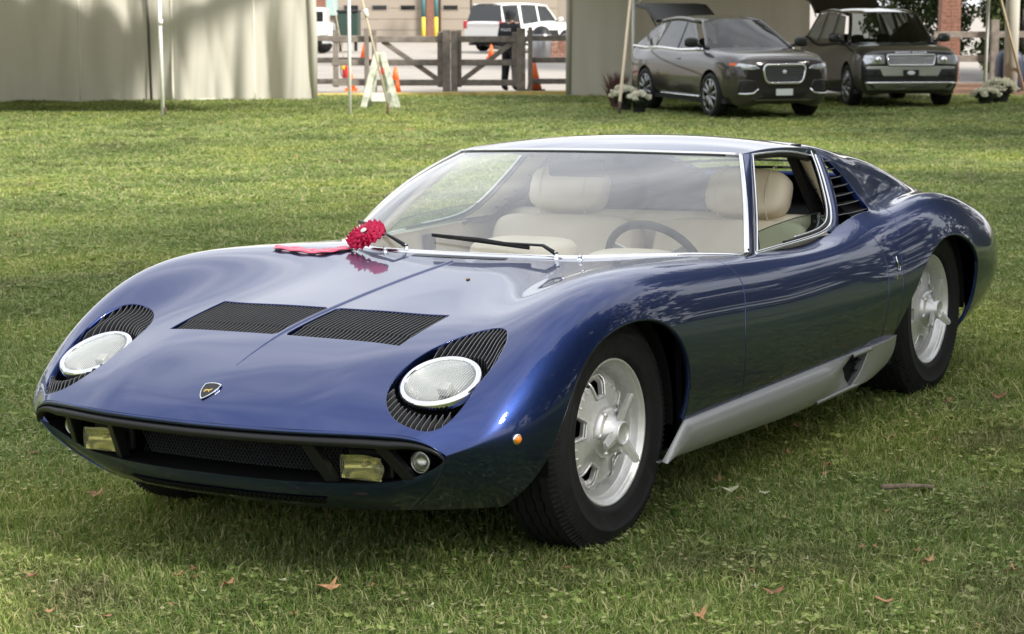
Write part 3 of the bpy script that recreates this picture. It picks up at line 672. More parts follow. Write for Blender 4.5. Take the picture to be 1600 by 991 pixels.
    def out_pt(z):
        i = np.argmin((A_[:, 0]-x_int(z))**2+(A_[:, 2]-z)**2); return np.array([x_int(z), s*A_[i, 1], z])
    def in_pt(z):
        return np.array([np.interp(z, horn_o[::-1, 2], horn_o[::-1, c]) for c in range(3)])
    zs = np.linspace(0.726, 0.932, 8)
    for z in zs:
        a, b = in_pt(z), out_pt(z); d = (b-a); d /= np.linalg.norm(d); inw = np.array([0.35, -s*1.0, 0.0]); inw /= np.linalg.norm(inw)
        a = a-d*0.004-np.array([0, s*0.010, 0]); b = b+d*0.006-np.array([0, s*0.012, 0]); mid = (a+b)/2+np.array([0, s*0.006, -0.001])
        P3 = pspl([a, mid, b], 8); th = 0.0022
        V = []; F = []
        for q in P3: V += [q+[0, 0, th], q+inw*0.055+[0, 0, th-0.006], q+inw*0.055+[0, 0, -0.006-th], q-[0, 0, th]]
        for k in range(7):
            c = 4*k; F += [(c, c+4, c+5, c+1), (c+1, c+5, c+6, c+2), (c+2, c+6, c+7, c+3), (c+3, c+7, c+4, c)]
        F += [(0, 1, 2, 3), (28, 31, 30, 29)]
        lv = make('intake_louvre', V, F, 'black_matte', coupe, smooth=False); MB().tube([tuple(q+np.array([0, s*0.001, 0.0005])) for q in P3], 0.0017, 6).build('louvre_glint', 'edge_glint', lv)
    bkp = np.array([[in_pt(z)+np.array([0.03, -s*0.09, 0]), out_pt(z)+np.array([0.03, -s*0.10, 0])] for z in np.linspace(0.69, 0.98, 8)])
    MB().grid(bkp, flip=(s < 0)).build('intake_back', 'black_matte', coupe, smooth=False)
    ib = np.array([[in_pt(0.69)+np.array([0.03, -s*0.09, -0.01]), out_pt(0.69)+np.array([0.03, -s*0.10, 0])], [in_pt(0.70)+np.array([0.015, s*0.02, -0.012]), out_pt(0.70)+np.array([0.0, s*0.004, -0.012])]])
    MB().grid(ib, flip=(s > 0)).build('intake_floor', 'paint', coupe, smooth=False)
    # silver sill with its scoop
    bz = kn((-0.18, 0.205), (-0.7, 0.190), (-1.15, 0.178), (-1.6, 0.180), (-1.85, 0.205), (-2.03, 0.29))
    xs = np.linspace(-0.205, -1.60, 50); Ps = []
    for x in xs:
        zb = float(bz(x)); w = np.clip((-0.205-x)/0.14, 0, 1); zt = SILL_Z if x < -0.345 else SILL_Z-(SILL_Z-zb)*(1-w)*0.98
        scoop = np.clip((-1.38-x)/0.22, 0, 1)**1.5*0.045
        Ps.append([(x, s*(0.846-(0.004)), zt+0.003), (x, s*0.8535, zt), (x, s*(0.862-scoop), zt*0.6+zb*0.4), (x, s*(0.859-scoop*0.8), zt*0.3+zb*0.7), (x, s*0.845, zb+0.006), (x, s*0.832, zb), (x, s*(0.76 if x < -0.36 else 0.822), zb+0.004)])
    sl = MB().grid(np.array(Ps), flip=(s < 0)).build('sill', 'sill_silver', coupe)
    Pt = np.array([[(x, s*(0.846-0.004), SILL_Z+0.003), (x, s*0.856, SILL_Z), (x, s*0.858, SILL_Z-0.012), (x, s*0.845, SILL_Z-0.016)] for x in np.linspace(-1.60, -1.80, 8)]); MB().grid(Pt, flip=(s < 0)).build('sill_flange', 'sill_silver', sl)
    Pb = np.array([[(x, s*0.84, float(bz(x))+0.014), (x, s*0.852, float(bz(x))+0.012), (x, s*0.848, float(bz(x))), (x, s*0.76, float(bz(x))+0.003)] for x in np.linspace(-1.30, -1.66, 14)]); MB().grid(Pb, flip=(s < 0)).build('sill_lip', 'sill_silver', sl)
    sc = MB(); MB().add([(-1.52, s*0.80, 0.30), (-1.83, s*0.80, 0.30), (-1.80, s*0.80, 0.18), (-1.48, s*0.80, 0.18)], [(0, 1, 2, 3) if s < 0 else (3, 2, 1, 0)]).build('scoop_back', 'black_matte', sl, smooth=False)
    # rear blade of the sill, leaning back
    fo = np.array([(-1.755, SILL_Z+0.001), (-1.725, 0.268), (-1.675, 0.222), (-1.60, 0.186)]); bo = np.array([(-2.015, SILL_Z+0.004), (-2.0, 0.262), (-1.955, 0.226), (-1.84, 0.190)])
    fo = pspl(fo, 14); bo = pspl(bo, 14)
    Pk = np.array([[(fo[i, 0]*(1-u)+bo[i, 0]*u, s*(0.848+0.016*math.sin(PI*min(1, 0.15+u*0.8))-0.012*(i/13)), fo[i, 1]*(1-u)+bo[i, 1]*u) for u in np.linspace(0, 1, 8)] for i in range(14)])
    Nk = grid_normals(Pk); Nk = Nk if Nk[6, 3, 1]*s > 0 else -Nk; ix = np.arange(112).reshape(14, 8); Q = [(ix[a, b], ix[a+1, b], ix[a+1, b+1], ix[a, b+1]) for a in range(13) for b in range(7)]; pq = Pk.reshape(-1, 3)[list(Q[40])]
    if np.dot(np.cross(pq[1]-pq[0], pq[2]-pq[0]), Nk.reshape(-1, 3)[Q[40][0]]) < 0: Q = [q[::-1] for q in Q]
    V, N, F = flange(Pk.reshape(-1, 3), Nk.reshape(-1, 3), Q, 0.003, 0.03); make('sill_blade', V, F, 'sill_silver', sl, normals=N)
    sv = MB()
    for k in range(2): sv.box((-1.745+0.03*k, min(s*0.80, s*0.835), 0.262-0.03*k), (-1.66+0.0*k, max(s*0.80, s*0.835), 0.266-0.03*k))
    sv.build('scoop_slats', 'black_trim', sl, smooth=False)
    # coachbuilder's mark and name plate on the quarter panel
    q, nn = body_side(-1.972, 0.522); q = q*[1, s, 1]; nn = nn*[1, s, 1]; M = frame_of(q+nn*0.001, nn, (-s, 0, 0))
    bp_ = place(MB().box((-0.027, -0.0075, 0), (0.027, 0.0075, 0.003)), M).build('name_plate', 'chrome', coupe, smooth=False, bevel=0.001)
    place(MB().box((-0.024, -0.005, 0.003), (0.024, 0.005, 0.0034)), M).build('plate_field', 'black_trim', bp_, smooth=False)
    text_mesh('plate_lettering', 'bertone', 0.0115, 'chrome', bp_, M @ Matrix.Translation((0, 0, 0.0037)), 0.0003)
    q, nn = body_side(-1.972, 0.570); q = q*[1, s, 1]; nn = nn*[1, s, 1]; M = frame_of(q+nn*0.003, nn, (-s, 0, 0))
    bl = MB(); bl.tube([(-0.006, 0.030, 0), (-0.003, 0.010, 0), (-0.001, -0.008, 0)], [0.0028, 0.003, 0.003], 6)
    bl.tube([(0.003+0.008*math.cos(a), -0.012+0.009*math.sin(a), 0) for a in np.linspace(-PI*0.9, PI*0.7, 14)], 0.0024, 6); place(bl, M).build('coachbuilder_mark', 'chrome', coupe)

# tail panel, rear slats over the engine, dark inner shells
tailP = BODY[-1]; k = len(tailP); make('tail_panel', np.vstack([tailP-[0.002, 0, 0], tailP*[0, 1, 0]+[-3.40, 0, 0]+tailP*[0, 0, 1]]), [tuple(range(k))], 'black_matte', coupe, smooth=False)
for s in (1, -1):
    MB().box((-3.475, min(s*0.30, s*0.55), 0.47), (-3.455, max(s*0.30, s*0.55), 0.56)).build('tail_lamp', 'red_lamp', coupe, smooth=False, bevel=0.01)
for i in range(5):
    x = -2.24-0.165*i; P6 = [[(x+0.045, y, RZ[0](x+0.045)-0.012-0.12*(y*y)), (x-0.055, y, RZ[0](x-0.055)+0.004-0.12*(y*y))] for y in np.linspace(-0.41, 0.41, 13)]
    V = [v for r_ in P6 for v in r_]+[(v[0], v[1], v[2]-0.008) for r_ in P6 for v in r_]; F = []
    for a in range(12):
        c = 2*a; F += [(c, c+1, c+3, c+2), (c+26, c+28, c+29, c+27), (c, c+2, c+28, c+26), (c+1, c+27, c+29, c+3)]
    make('engine_slat', V, F, 'black_trim', coupe, smooth=False)
ub = MB(); ub.box((-2.03, -0.80, 0.19), (-0.42, 0.80, 0.24)); ub.box((-3.25, -0.52, 0.20), (-2.06, 0.52, 0.66)); ub.box((-0.52, -0.52, 0.20), (0.55, 0.52, 0.50)); ub.box((-3.38, -0.50, 0.30), (-2.95, 0.50, 0.55))
ub.box((-2.06, -0.80, 0.22), (-2.02, 0.80, 0.66)); ub.box((-0.56, -0.78, 0.22), (-0.42, 0.78, 0.68))
for s in (1, -1):
    ub.box((-2.04, min(s*0.79, s*0.82), 0.2), (-0.44, max(s*0.79, s*0.82), 0.66))
    ub.box((0.40, min(s*0.45, s*0.62), 0.21), (0.52, max(s*0.45, s*0.62), 0.40)); ub.box((-0.50, min(s*0.45, s*0.80), 0.2), (-0.42, max(s*0.45, s*0.80), 0.64)); ub.box((-2.98, min(s*0.45, s*0.60), 0.28), (-2.92, max(s*0.45, s*0.60), 0.60))
ub.build('underbody', 'black_matte', coupe, smooth=False)
for xc in (0.0, -2.505):
    for s in (1, -1):
        wl = MB(); P_ = [[(xc+r_*math.cos(a), s*y, 0.33+r_*math.sin(a)) for y, r_ in ((0.80, 0.362), (0.60, 0.360), (0.48, 0.352), (0.46, 0.05))] for a in np.linspace(-0.15, PI+0.12, 30)]
        wl.grid(np.array(P_), flip=(s > 0)).build('wheel_housing', 'black_matte', coupe, smooth=False)

# cabin
def soft(name, c, r, p=0.55, m='leather', parent=None, M=None, nu=28, nv=16): return MB().ell(c, r, nu, nv, p, M).build(name, m, parent or coupe)
for s in (1, -1):
    st = soft('seat', (-1.33, s*0.36, 0.42), (0.26, 0.24, 0.10), 0.5)
    Mb = Matrix.Rotation(R(-24), 3, 'Y'); soft('backrest', (-1.70, s*0.345, 0.535), (0.075, 0.305, 0.20), 0.28, parent=st, M=Mb)
    hr = soft('headrest', (-1.815, s*0.37, 0.822), (0.062, 0.160, 0.088), 0.56, parent=st, M=Mb)
    for d in (-0.095, 0.095):
        sm_ = MB(); sm_.tube([(-1.815+0.0645*math.sin(a)*math.cos(R(24))*1.0-0.093*math.cos(a)*math.sin(R(24)), s*0.37+d, 0.822+0.0935*math.cos(a)+0.0265*math.sin(a)) for a in np.linspace(0, PI, 18)], 0.0028, 6).build('headrest_piping', 'cream_edge', st)
    # door inner panel with armrest, handle and winder
    di = MB(); Pd = np.array([[(x, s*(0.735-0.010*math.sin(PI*t)), 0.26+t*0.450) for t in np.linspace(0, 1, 7)] for x in np.linspace(-0.72, -1.90, 20)]); dp = di.grid(Pd, flip=(s < 0)).build('door_trim', 'leather', coupe)
    MB().tube([(-0.85, s*0.70, 0.52), (-1.2, s*0.69, 0.53), (-1.6, s*0.70, 0.54)], 0.022, 10).build('armrest', 'leather', dp)
    MB().box((-1.40, s*0.715-0.012, 0.63), (-1.34, s*0.715+0.012, 0.69)).build('door_handle', 'black_trim', dp, smooth=False, bevel=0.006)
    Pc = np.array([[(x, s*(0.755-0.03*t), 0.709+0.006*math.sin(PI*t)) for t in np.linspace(0, 1, 4)] for x in np.linspace(-1.0, -1.72, 12)]); MB().grid(Pc, flip=(s > 0)).build('door_cap', 'leather', dp)
    
bkh = MB().box((-1.90, -0.70, 0.24), (-1.84, 0.70, 0.715)).build('bulkhead', 'leather', coupe, smooth=False, bevel=0.02)
MB().tube([(-1.84, -0.66, 0.715), (-1.84, 0.66, 0.715)], 0.035, 12).build('bulkhead_roll', 'leather', bkh)
MB().box((-2.00, -0.66, 0.24), (-1.93, 0.66, 0.735)).build('engine_bulkhead', 'carpet_dark', coupe, smooth=False)
thin_glass('rear_glass', (0.72, 0.76, 0.75), 1.5)
MB().add([(-1.955, -0.60, 0.735), (-1.955, 0.60, 0.735), (-1.975, 0.50, 0.985), (-1.975, -0.50, 0.985)], [(0, 1, 2, 3)]).build('rear_window', 'rear_glass', coupe, smooth=False)
cf = MB(); cf.box((-1.985, -0.50, 0.965), (-1.91, 0.50, 0.99)); cf.hexa([(-1.99, -0.66, 0.70), (-1.92, -0.66, 0.70), (-1.92, -0.58, 0.70), (-1.99, -0.58, 0.70), (-1.99, -0.54, 0.97), (-1.92, -0.54, 0.97), (-1.92, -0.46, 0.97), (-1.99, -0.46, 0.97)]); cf.hexa([(-1.99, 0.58, 0.70), (-1.92, 0.58, 0.70), (-1.92, 0.66, 0.70), (-1.99, 0.66, 0.70), (-1.99, 0.46, 0.97), (-1.92, 0.46, 0.97), (-1.92, 0.54, 0.97), (-1.99, 0.54, 0.97)]); cf.build('rear_window_frame', 'carpet_dark', coupe, smooth=False)
# dashboard
dsh = [(-0.60, 0.700), (-0.72, 0.705), (-0.84, 0.698), (-0.90, 0.670), (-0.91, 0.60), (-0.88, 0.50), (-0.62, 0.48)]
db = MB().prism([(x, z) for x, z in dsh], -0.70, 0.70, 'y').build('dashboard', 'leather', coupe, smooth=False, bevel=0.02)
soft('binnacle', (-0.87, 0.40, 0.690), (0.09, 0.15, 0.040), 0.6, parent=db); soft('instrument_pod', (-0.86, 0.0, 0.698), (0.12, 0.17, 0.058), 0.5, parent=db)
for y in (-0.33, -0.46): MB().box((-0.70, y-0.025, 0.704), (-0.66, y+0.025, 0.718)).build('demister_vent', 'black_trim', db, smooth=False, bevel=0.004)
sw = empty('steering_wheel'); sw.parent = coupe
Ms = frame_of((-1.06, 0.385, 0.655), (-0.86, 0, 0.51), (0, 1, 0))
place(MB().tube([(0.168*math.cos(a), 0.168*math.sin(a), 0) for a in np.linspace(0, 2*PI, 49)], 0.0135, 10, cap=False), Ms).build('rim', 'steer_black', sw)
spk = MB()
for a in (R(90), R(210), R(330)): spk.box((0.0, -0.014, -0.002), (0.18, 0.014, 0.002), Matrix.Rotation(a, 4, 'Z'))
place(spk, Ms).build('spokes', 'alloy', sw, smooth=False); place(MB().lathe([(0.0005, 0.02), (0.03, 0.018), (0.042, 0.0), (0.04, -0.10)], 24, 'z'), Ms).build('hub', 'steer_black', sw)
mr = MB().box((-1.245, -0.115, 0.925), (-1.225, 0.105, 0.985)).build('rear_view_mirror', 'black_trim', coupe, smooth=False, bevel=0.012); MB().tube([(-1.235, 0, 0.985), (-1.27, 0, 1.005)], 0.007, 8).build('mirror_stem', 'black_trim', mr)

# wipers, washer jets, cowl grille
def wiper(pivot, tip0, tip1, elbow):
    w = MB(); p = Vector(pivot); w.lathe([(0.0005, 0.018), (0.006, 0.017), (0.007, 0.0), (0.012, -0.002)], 16, 'z', pivot)
    o = w.build('wiper', 'chrome', coupe); t = (Vector(tip0)+Vector(tip1))/2
    MB().tube([p+Vector((0, 0, 0.018)), Vector(elbow), t], [0.007, 0.006, 0.004], 8, flat=(1.2, 0.7)).build('wiper_arm', 'chrome' if False else 'black_trim', o)
    MB().tube([p+Vector((0, 0, 0.018)), p*0.7+Vector(elbow)*0.3+Vector((0, 0, 0.008))], [0.007, 0.006], 8).build('wiper_knuckle', 'chrome', o)
    MB().tube([tip0, t+Vector((0.004, 0, 0.004)), tip1], [0.004, 0.006, 0.004], 6, flat=(0.8, 1.5)).build('wiper_blade', 'black_trim', o)
def ws_pt(y, s_):     # a point just above the glass
    j = int(np.argmin(np.abs(WB[:, 1]-y))); i = int(s_*30); return WG[i, j]+np.array([0.012, 0, 0.012])
p1 = (-0.535, 0.315, body_z(-0.535, 0.315)); wiper(p1, ws_pt(-0.19, 0.10), ws_pt(0.20, 0.06), tuple(ws_pt(0.24, 0.04)+[0.006, 0, 0.01]))
p2 = (-0.560, -0.262, body_z(-0.56, -0.262)); wiper(p2, ws_pt(-0.62, 0.16), ws_pt(-0.40, 0.10), tuple(ws_pt(-0.34, 0.06)+[0.006, 0, 0.015]))
for y in (0.402, -0.325):
    z = body_z(-0.53, y); MB().lathe([(0.0005, 0.016), (0.006, 0.014), (0.007, 0.008), (0.005, 0.006), (0.009, 0.003), (0.010, -0.001)], 16, 'z', (-0.53, y, z)).build('washer_jet', 'chrome', coupe)
Pv = np.array([[(x, y, body_z(x, y)+0.0015) for x in (-0.490, -0.522)] for y in np.linspace(-0.20, 0.15, 12)]); MB().grid(Pv, flip=False).build('cowl_slot', 'black_trim', coupe)

# wheels: cast alloy with five windows and a three-eared knock-off
def wheel(xc, s, spin):
    wob = MB().lathe([(0.2080, -0.008), (0.2085, -0.002), (0.2060, 0.0015), (0.2015, 0.0005), (0.1985, -0.006), (0.1960, -0.009), (0.1935, -0.010), (0.1900, -0.016), (0.1870, -0.034), (0.1850, -0.036), (0.1835, -0.040), (0.1790, -0.070), (0.1760, -0.076)], 96)
    n1, n2 = 150, 26; rr = np.linspace(0.062, 0.1775, n2); th = np.linspace(0, 2*PI, n1, endpoint=False)
    hz = nspl([0.06, 0.085, 0.11, 0.135, 0.150, 0.160, 0.170, 0.18], [-0.008, -0.020, -0.028, -0.033, -0.044, -0.060, -0.070, -0.074])
    P = np.array([[(r_*math.cos(a), float(hz(r_)), r_*math.sin(a)) for r_ in rr] for a in th]); ix = np.arange(n1*n2).reshape(n1, n2)
    Nn = np.zeros_like(P); dz = np.array([(float(hz(r_+1e-3))-float(hz(r_-1e-3)))/2e-3 for r_ in rr])
    for i, a in enumerate(th): Nn[i, :, 0] = -dz*math.cos(a); Nn[i, :, 2] = -dz*math.sin(a); Nn[i, :, 1] = 1
    Nn /= np.linalg.norm(Nn, axis=2, keepdims=True)
    Q = np.array([(ix[i, j], ix[(i+1) % n1, j], ix[(i+1) % n1, j+1], ix[i, j+1]) for i in range(n1) for j in range(n2-1)])
    pq = P.reshape(-1, 3)[Q[60]]
    if np.cross(pq[1]-pq[0], pq[2]-pq[0])[1] < 0: Q = Q[:, ::-1]
    def gw(x, y, z):
        r_ = np.hypot(x, z); a = np.arctan2(z, x); k = 2*PI/5; d = (a-R(85)+k/2) % k-k/2; lat = r_*np.sin(d); rad = r_*np.cos(d)
        hw = 0.0245+0.32*(rad-0.110); q = np.maximum(np.abs(rad-0.128)-0.0255, np.abs(lat)-hw); return q
    V, N, F = clip_surface(P.reshape(-1, 3), Nn.reshape(-1, 3), Q, [gw]); V, N, F = flange(V, N, F, 0.003, 0.012)
    root = bpy.data.objects.new('wheel', None); COL.objects.link(root); root.parent = coupe
    rim = wob.build('rim', 'alloy', root); disc = make('disc', V, F, 'alloy', root, normals=N)
    for k in range(5):
        for da in (-25, -36, -47):
            a = R(85+72*k+da); M = Matrix.Rotation(-a, 4, 'Y'); MB().hexa([tuple(M @ Vector(v)) for v in ((0.136, -0.045, -0.003), (0.170, -0.072, -0.003), (0.170, -0.072, 0.003), (0.136, -0.045, 0.003), (0.136, -0.029, -0.0022), (0.168, -0.050, -0.0022), (0.168, -0.050, 0.0022), (0.136, -0.029, 0.0022))]).build('rib', 'alloy', root, smooth=False)
        a = R(85+72*k); M = Matrix.Rotation(-a, 4, 'Y'); fr_ = [(0.100, -0.0225), (0.100, 0.0225), (0.155, 0.040), (0.155, -0.040), (0.100, -0.0225)]; rb = []
        for (r0, l0), (r1, l1) in zip(fr_[:-1], fr_[1:]):
            for t in np.linspace(0, 1, 6)[:-1]: rb.append(M @ Vector((r0*(1-t)+r1*t, float(hz(r0*(1-t)+r1*t))+0.003, l0*(1-t)+l1*t)))
        MB().tube(rb+rb[:1], 0.004, 6, cap=False, up=(0, 1, 0)).build('window_frame', 'alloy', root)
    hb = MB().lathe([(0.076, -0.036), (0.073, -0.012), (0.068, 0.000), (0.058, 0.004), (0.050, 0.006), (0.047, 0.020), (0.036, 0.026), (0.0345, 0.040), (0.031, 0.044), (0.029, 0.0425), (0.0285, 0.040), (0.0005, 0.0405)], 48).build('hub', 'alloy', root)
    bt = MB()
    for k in range(6):
        a = 2*PI*k/6; bt.lathe([(0.0005, 0.012), (0.008, 0.010), (0.009, 0.0), (0.009, -0.02)], 10, 'y', (0.063*math.cos(a), -0.004, 0.063*math.sin(a)))
    bt.build('hub_bolts', 'alloy', root)
    for k in range(3):
        a = R(108-120*k); M = Matrix.Rotation(-a, 4, 'Y')
        prof_ = [(0.026, 0.0185), (0.055, 0.0165), (0.080, 0.0140), (0.110, 0.011), (0.113, 0.007)]; Pe = []
        for r_, w in prof_:
            h = 0.026+0.22*(r_-0.03); sk = 0.10*(r_-0.03)
            Pe.append([M @ Vector(v) for v in ((r_, h-0.006, -w+sk), (r_, h+0.004, -w+sk), (r_, h+0.009, sk), (r_, h+0.004, w+sk), (r_, h-0.006, w+sk))])
        e = MB(); e.grid(np.array([[tuple(v) for v in q] for q in Pe])); e.F.append((20, 21, 22, 23, 24)); e.F.append((4, 3, 2, 1, 0))
        for q in range(4): e.F.append((q*5+4, (q+1)*5+4, (q+1)*5, q*5))
        e.build('knock_off_ear', 'alloy', root, smooth=False)
    a = R(60); MB().tube([(0.172*math.cos(a), -0.045, 0.172*math.sin(a)), (0.162*math.cos(a), -0.018, 0.162*math.sin(a))], 0.0045, 8).build('valve', 'black_trim', root)
    MB().lathe([(0.15, -0.085), (0.05, -0.085), (0.05, -0.10), (0.178, -0.10), (0.178, -0.19)], 32).build('brake_disc', 'black_matte', root)
    root.location = (xc, s*0.79, 0.331); root.rotation_euler = (0, R(spin), 0 if s > 0 else PI)
    tp_ = [(0.2065, -0.006), (0.212, 0.007), (0.222, 0.013), (0.228, 0.0125), (0.25, 0.018), (0.270, 0.0195), (0.2715, 0.0208), (0.276, 0.0208), (0.278, 0.019), (0.295, 0.0145), (0.310, 0.005), (0.3135, 0.0045), (0.320, -0.006), (0.328, -0.020)]
    for c in (-0.045, -0.074, -0.103, -0.132): tp_ += [(0.3335, c+0.011), (0.3340, c+0.003), (0.3275, c+0.0022), (0.3275, c-0.0022), (0.3340, c-0.003)]
    tp_ += [(0.3335, -0.150), (0.328, -0.165), (0.31, -0.185), (0.27, -0.198), (0.21, -0.18)]
    ty = MB().lathe(tp_, 160)
    k = len(tp_); V = np.array(ty.V).reshape(160, k, 3); g = np.arange(14, 34)
    zz = 0.0022*np.where((np.arange(160) % 4) < 2, 1, -1)                       # zigzag grooves
    V[:, 14:34, 1] += zz[:, None]; ty.V = [tuple(v) for v in V.reshape(-1, 3)]
    to = ty.build('tyre', 'rubber', root, sharp=50)
    lug = MB()
    for q in range(120):
        M = Matrix.Rotation(2*PI*q/120, 4, 'Y'); lug.hexa([tuple(M @ Vector(v)) for v in ((0.300, 0.0105, -0.004), (0.3295, -0.018, -0.004), (0.3295, -0.018, 0.003), (0.300, 0.0105, 0.003), (0.302, 0.0145, -0.003), (0.3345, -0.014, -0.003), (0.3345, -0.014, 0.002), (0.302, 0.0145, 0.002))])
    lug.build('shoulder_lugs', 'rubber', root, smooth=False)
    return root
wheel(0.0, 1, 0); wheel(-2.505, 1, 18); wheel(0.0, -1, 40); wheel(-2.505, -1, 75)
# ------------------------------------------------------------------ surroundings
_UPG = math.cos(PITCH)*C_U-math.sin(PITCH)*C_F; _FWD = math.cos(PITCH)*C_F+math.sin(PITCH)*C_U; _RGT = C_R.copy()
HB = 1.95                                                # eye height above the far, level ground
def BGM(p, rot=0.0):
    """Frame standing upright on the far ground: x right, y away from the viewer, z up."""
    M = Matrix(((_RGT[0], _FWD[0], _UPG[0], p[0]), (_RGT[1], _FWD[1], _UPG[1], p[1]), (_RGT[2], _FWD[2], _UPG[2], p[2]), (0, 0, 0, 1)))
    return M @ Matrix.Rotation(rot, 4, 'Z')
def LP(a, b, h=0.0): return CAM+_RGT*a+_FWD*b+_UPG*(h-HB)        # lateral, distance, height above far ground
def gp(px, py, h=0.0):
    """Lateral offset and distance of the far-ground point seen at a picture position (source pixels)."""
    d = C_F+(px-800)/FPX*C_R-(py-495.5)/FPX*C_U; t = (h-HB)/d.dot(_UPG); q = d*t; return q.dot(_RGT), q.dot(_FWD)
def ground_h(a, b):
    """Height of the lawn over the level of the far ground."""
    near = -(CAM[2]+a*_RGT[2]+b*_FWD[2])/_UPG[2]+HB; s = np.clip((b-10.0)/18.0, 0, 1); w = s*s*(3-2*s); return near*(1-w)
def GP(a, b, h=0.0): return LP(a, b, ground_h(a, b)+h)

mat('tent_white', (0.74, 0.72, 0.64), rough=0.85, subsurf=0.0, noise=(0.9, 0.06)); mat('pole_white', (0.78, 0.77, 0.74), rough=0.4); mat('pole_shaded', (0.12, 0.11, 0.10), rough=0.5)  # the rear pole's shaded silhouette is put into its dark colour
mat('rope', (0.55, 0.47, 0.34), rough=0.9); mat('stake_iron', (0.10, 0.06, 0.045), rough=0.7)
mat('weathered_wood', (0.20, 0.175, 0.15), rough=0.9, noise=(7, 0.3)); mat('asphalt', (0.33, 0.30, 0.27), rough=0.92, noise=(1.2, 0.12)); mat('kerb_yellow', (0.62, 0.48, 0.16), rough=0.8, noise=(3, 0.3)); mat('kerb_grey', (0.45, 0.42, 0.37), rough=0.9)
mat('garage_door', (0.33, 0.285, 0.235), rough=0.7); mat('wall_tan', (0.30, 0.26, 0.215), rough=0.9); mat('brick_red', (0.24, 0.12, 0.085), rough=0.9, noise=(14, 0.35)); mat('dark_glass', (0.012, 0.014, 0.016), rough=0.04, coat=1.0)
mat('bollard_yellow', (0.75, 0.55, 0.06), rough=0.5); mat('pipe_teal', (0.07, 0.18, 0.19), rough=0.5); mat('teal_pane', (0.35, 0.50, 0.50), rough=0.15)
mat('cone_orange', (0.85, 0.16, 0.03), rough=0.5); mat('white_paint', (0.80, 0.80, 0.79), rough=0.3, coat=0.8); mat('ext_red', (0.60, 0.02, 0.025), rough=0.3, coat=0.6); mat('label_yellow', (0.85, 0.62, 0.05), rough=0.5)
mat('bronze_paint', (0.075, 0.058, 0.050), rough=0.35, metal=0.6, coat=1.0, coat_r=0.04); mat('grey_paint', (0.055, 0.052, 0.050), rough=0.35, metal=0.6, coat=1.0, coat_r=0.04); mat('silver_fascia', (0.42, 0.41, 0.40), rough=0.32, metal=0.7, coat=0.6)
mat('plastic_black', (0.015, 0.015, 0.016), rough=0.5); mat('headlamp_clear', (0.62, 0.65, 0.70), rough=0.08, metal=0.5, coat=1.0); mat('wheel_grey', (0.30, 0.30, 0.31), rough=0.3, metal=0.9); mat('plate_white', (0.72, 0.74, 0.74), rough=0.5); mat('uniform', (0.016, 0.017, 0.022), rough=0.85); mat('skin', (0.42, 0.26, 0.19), rough=0.6, subsurf=0.1)
mat('pot_black', (0.02, 0.02, 0.02), rough=0.6); mat('petal', (0.80, 0.78, 0.66), rough=0.8); mat('mulch', (0.16, 0.085, 0.05), rough=1.0, noise=(8, 0.4)); mat('bin_green', (0.02, 0.045, 0.035), rough=0.5); mat('blue_bin', (0.02, 0.03, 0.06), rough=0.5); mat('camo_white', (0.62, 0.64, 0.54), rough=0.8, noise=(9, 0.35)); mat('grass_plume', (0.10, 0.045, 0.04), rough=0.95)

def leaf_mat(name, c0, c1):
    m = bpy.data.materials.new(name); m.use_nodes = True; MATS[name] = m; n = m.node_tree; b = n.nodes['Principled BSDF']; b.inputs['Roughness'].default_value = 0.6; b.inputs['Specular IOR Level'].default_value = 0.3
    g = n.nodes.new('ShaderNodeNewGeometry'); r = n.nodes.new('ShaderNodeValToRGB'); r.color_ramp.elements[0].color = (*c0, 1); r.color_ramp.elements[1].color = (*c1, 1)
    n.links.new(g.outputs['Random Per Island'], r.inputs['Fac']); n.links.new(r.outputs['Color'], b.inputs['Base Color'])
    t = n.nodes.new('ShaderNodeBsdfTranslucent'); n.links.new(r.outputs['Color'], t.inputs['Color']); x = n.nodes.new('ShaderNodeMixShader'); x.inputs[0].default_value = 0.3
    o = n.nodes['Material Output']; n.links.new(b.outputs[0], x.inputs[1]); n.links.new(t.outputs[0], x.inputs[2]); n.links.new(x.outputs[0], o.inputs['Surface']); return m
leaf_mat('leaf_green', (0.022, 0.042, 0.012), (0.075, 0.105, 0.028)); leaf_mat('leaf_dark', (0.012, 0.022, 0.010), (0.04, 0.06, 0.02)); leaf_mat('petal_mix', (0.70, 0.68, 0.52), (0.86, 0.85, 0.76)); leaf_mat('plume_mix', (0.07, 0.03, 0.03), (0.16, 0.09, 0.07))
def leaf_cloud(clumps, per, size, rng=RNG):
    """Leaf-sized quads gathered in clumps; clumps = [(centre, radii)]."""
    V = []; F = []
    for c, r in clumps:
        d = rng.normal(size=(per, 3)); d /= np.linalg.norm(d, axis=1)[:, None]; q = np.asarray(c)+d*np.asarray(r)*rng.uniform(0.55, 1.05, (per, 1))
        for p in q:
            a = rng.normal(size=3); a /= np.linalg.norm(a); b = np.cross(a, rng.normal(size=3)); b /= np.linalg.norm(b)+1e-9; s = size*rng.uniform(0.6, 1.3); k = len(V)
            V += [p-a*s, p+b*s*0.5, p+a*s, p-b*s*0.5]; F.append((k, k+1, k+2, k+3))
    return V, F

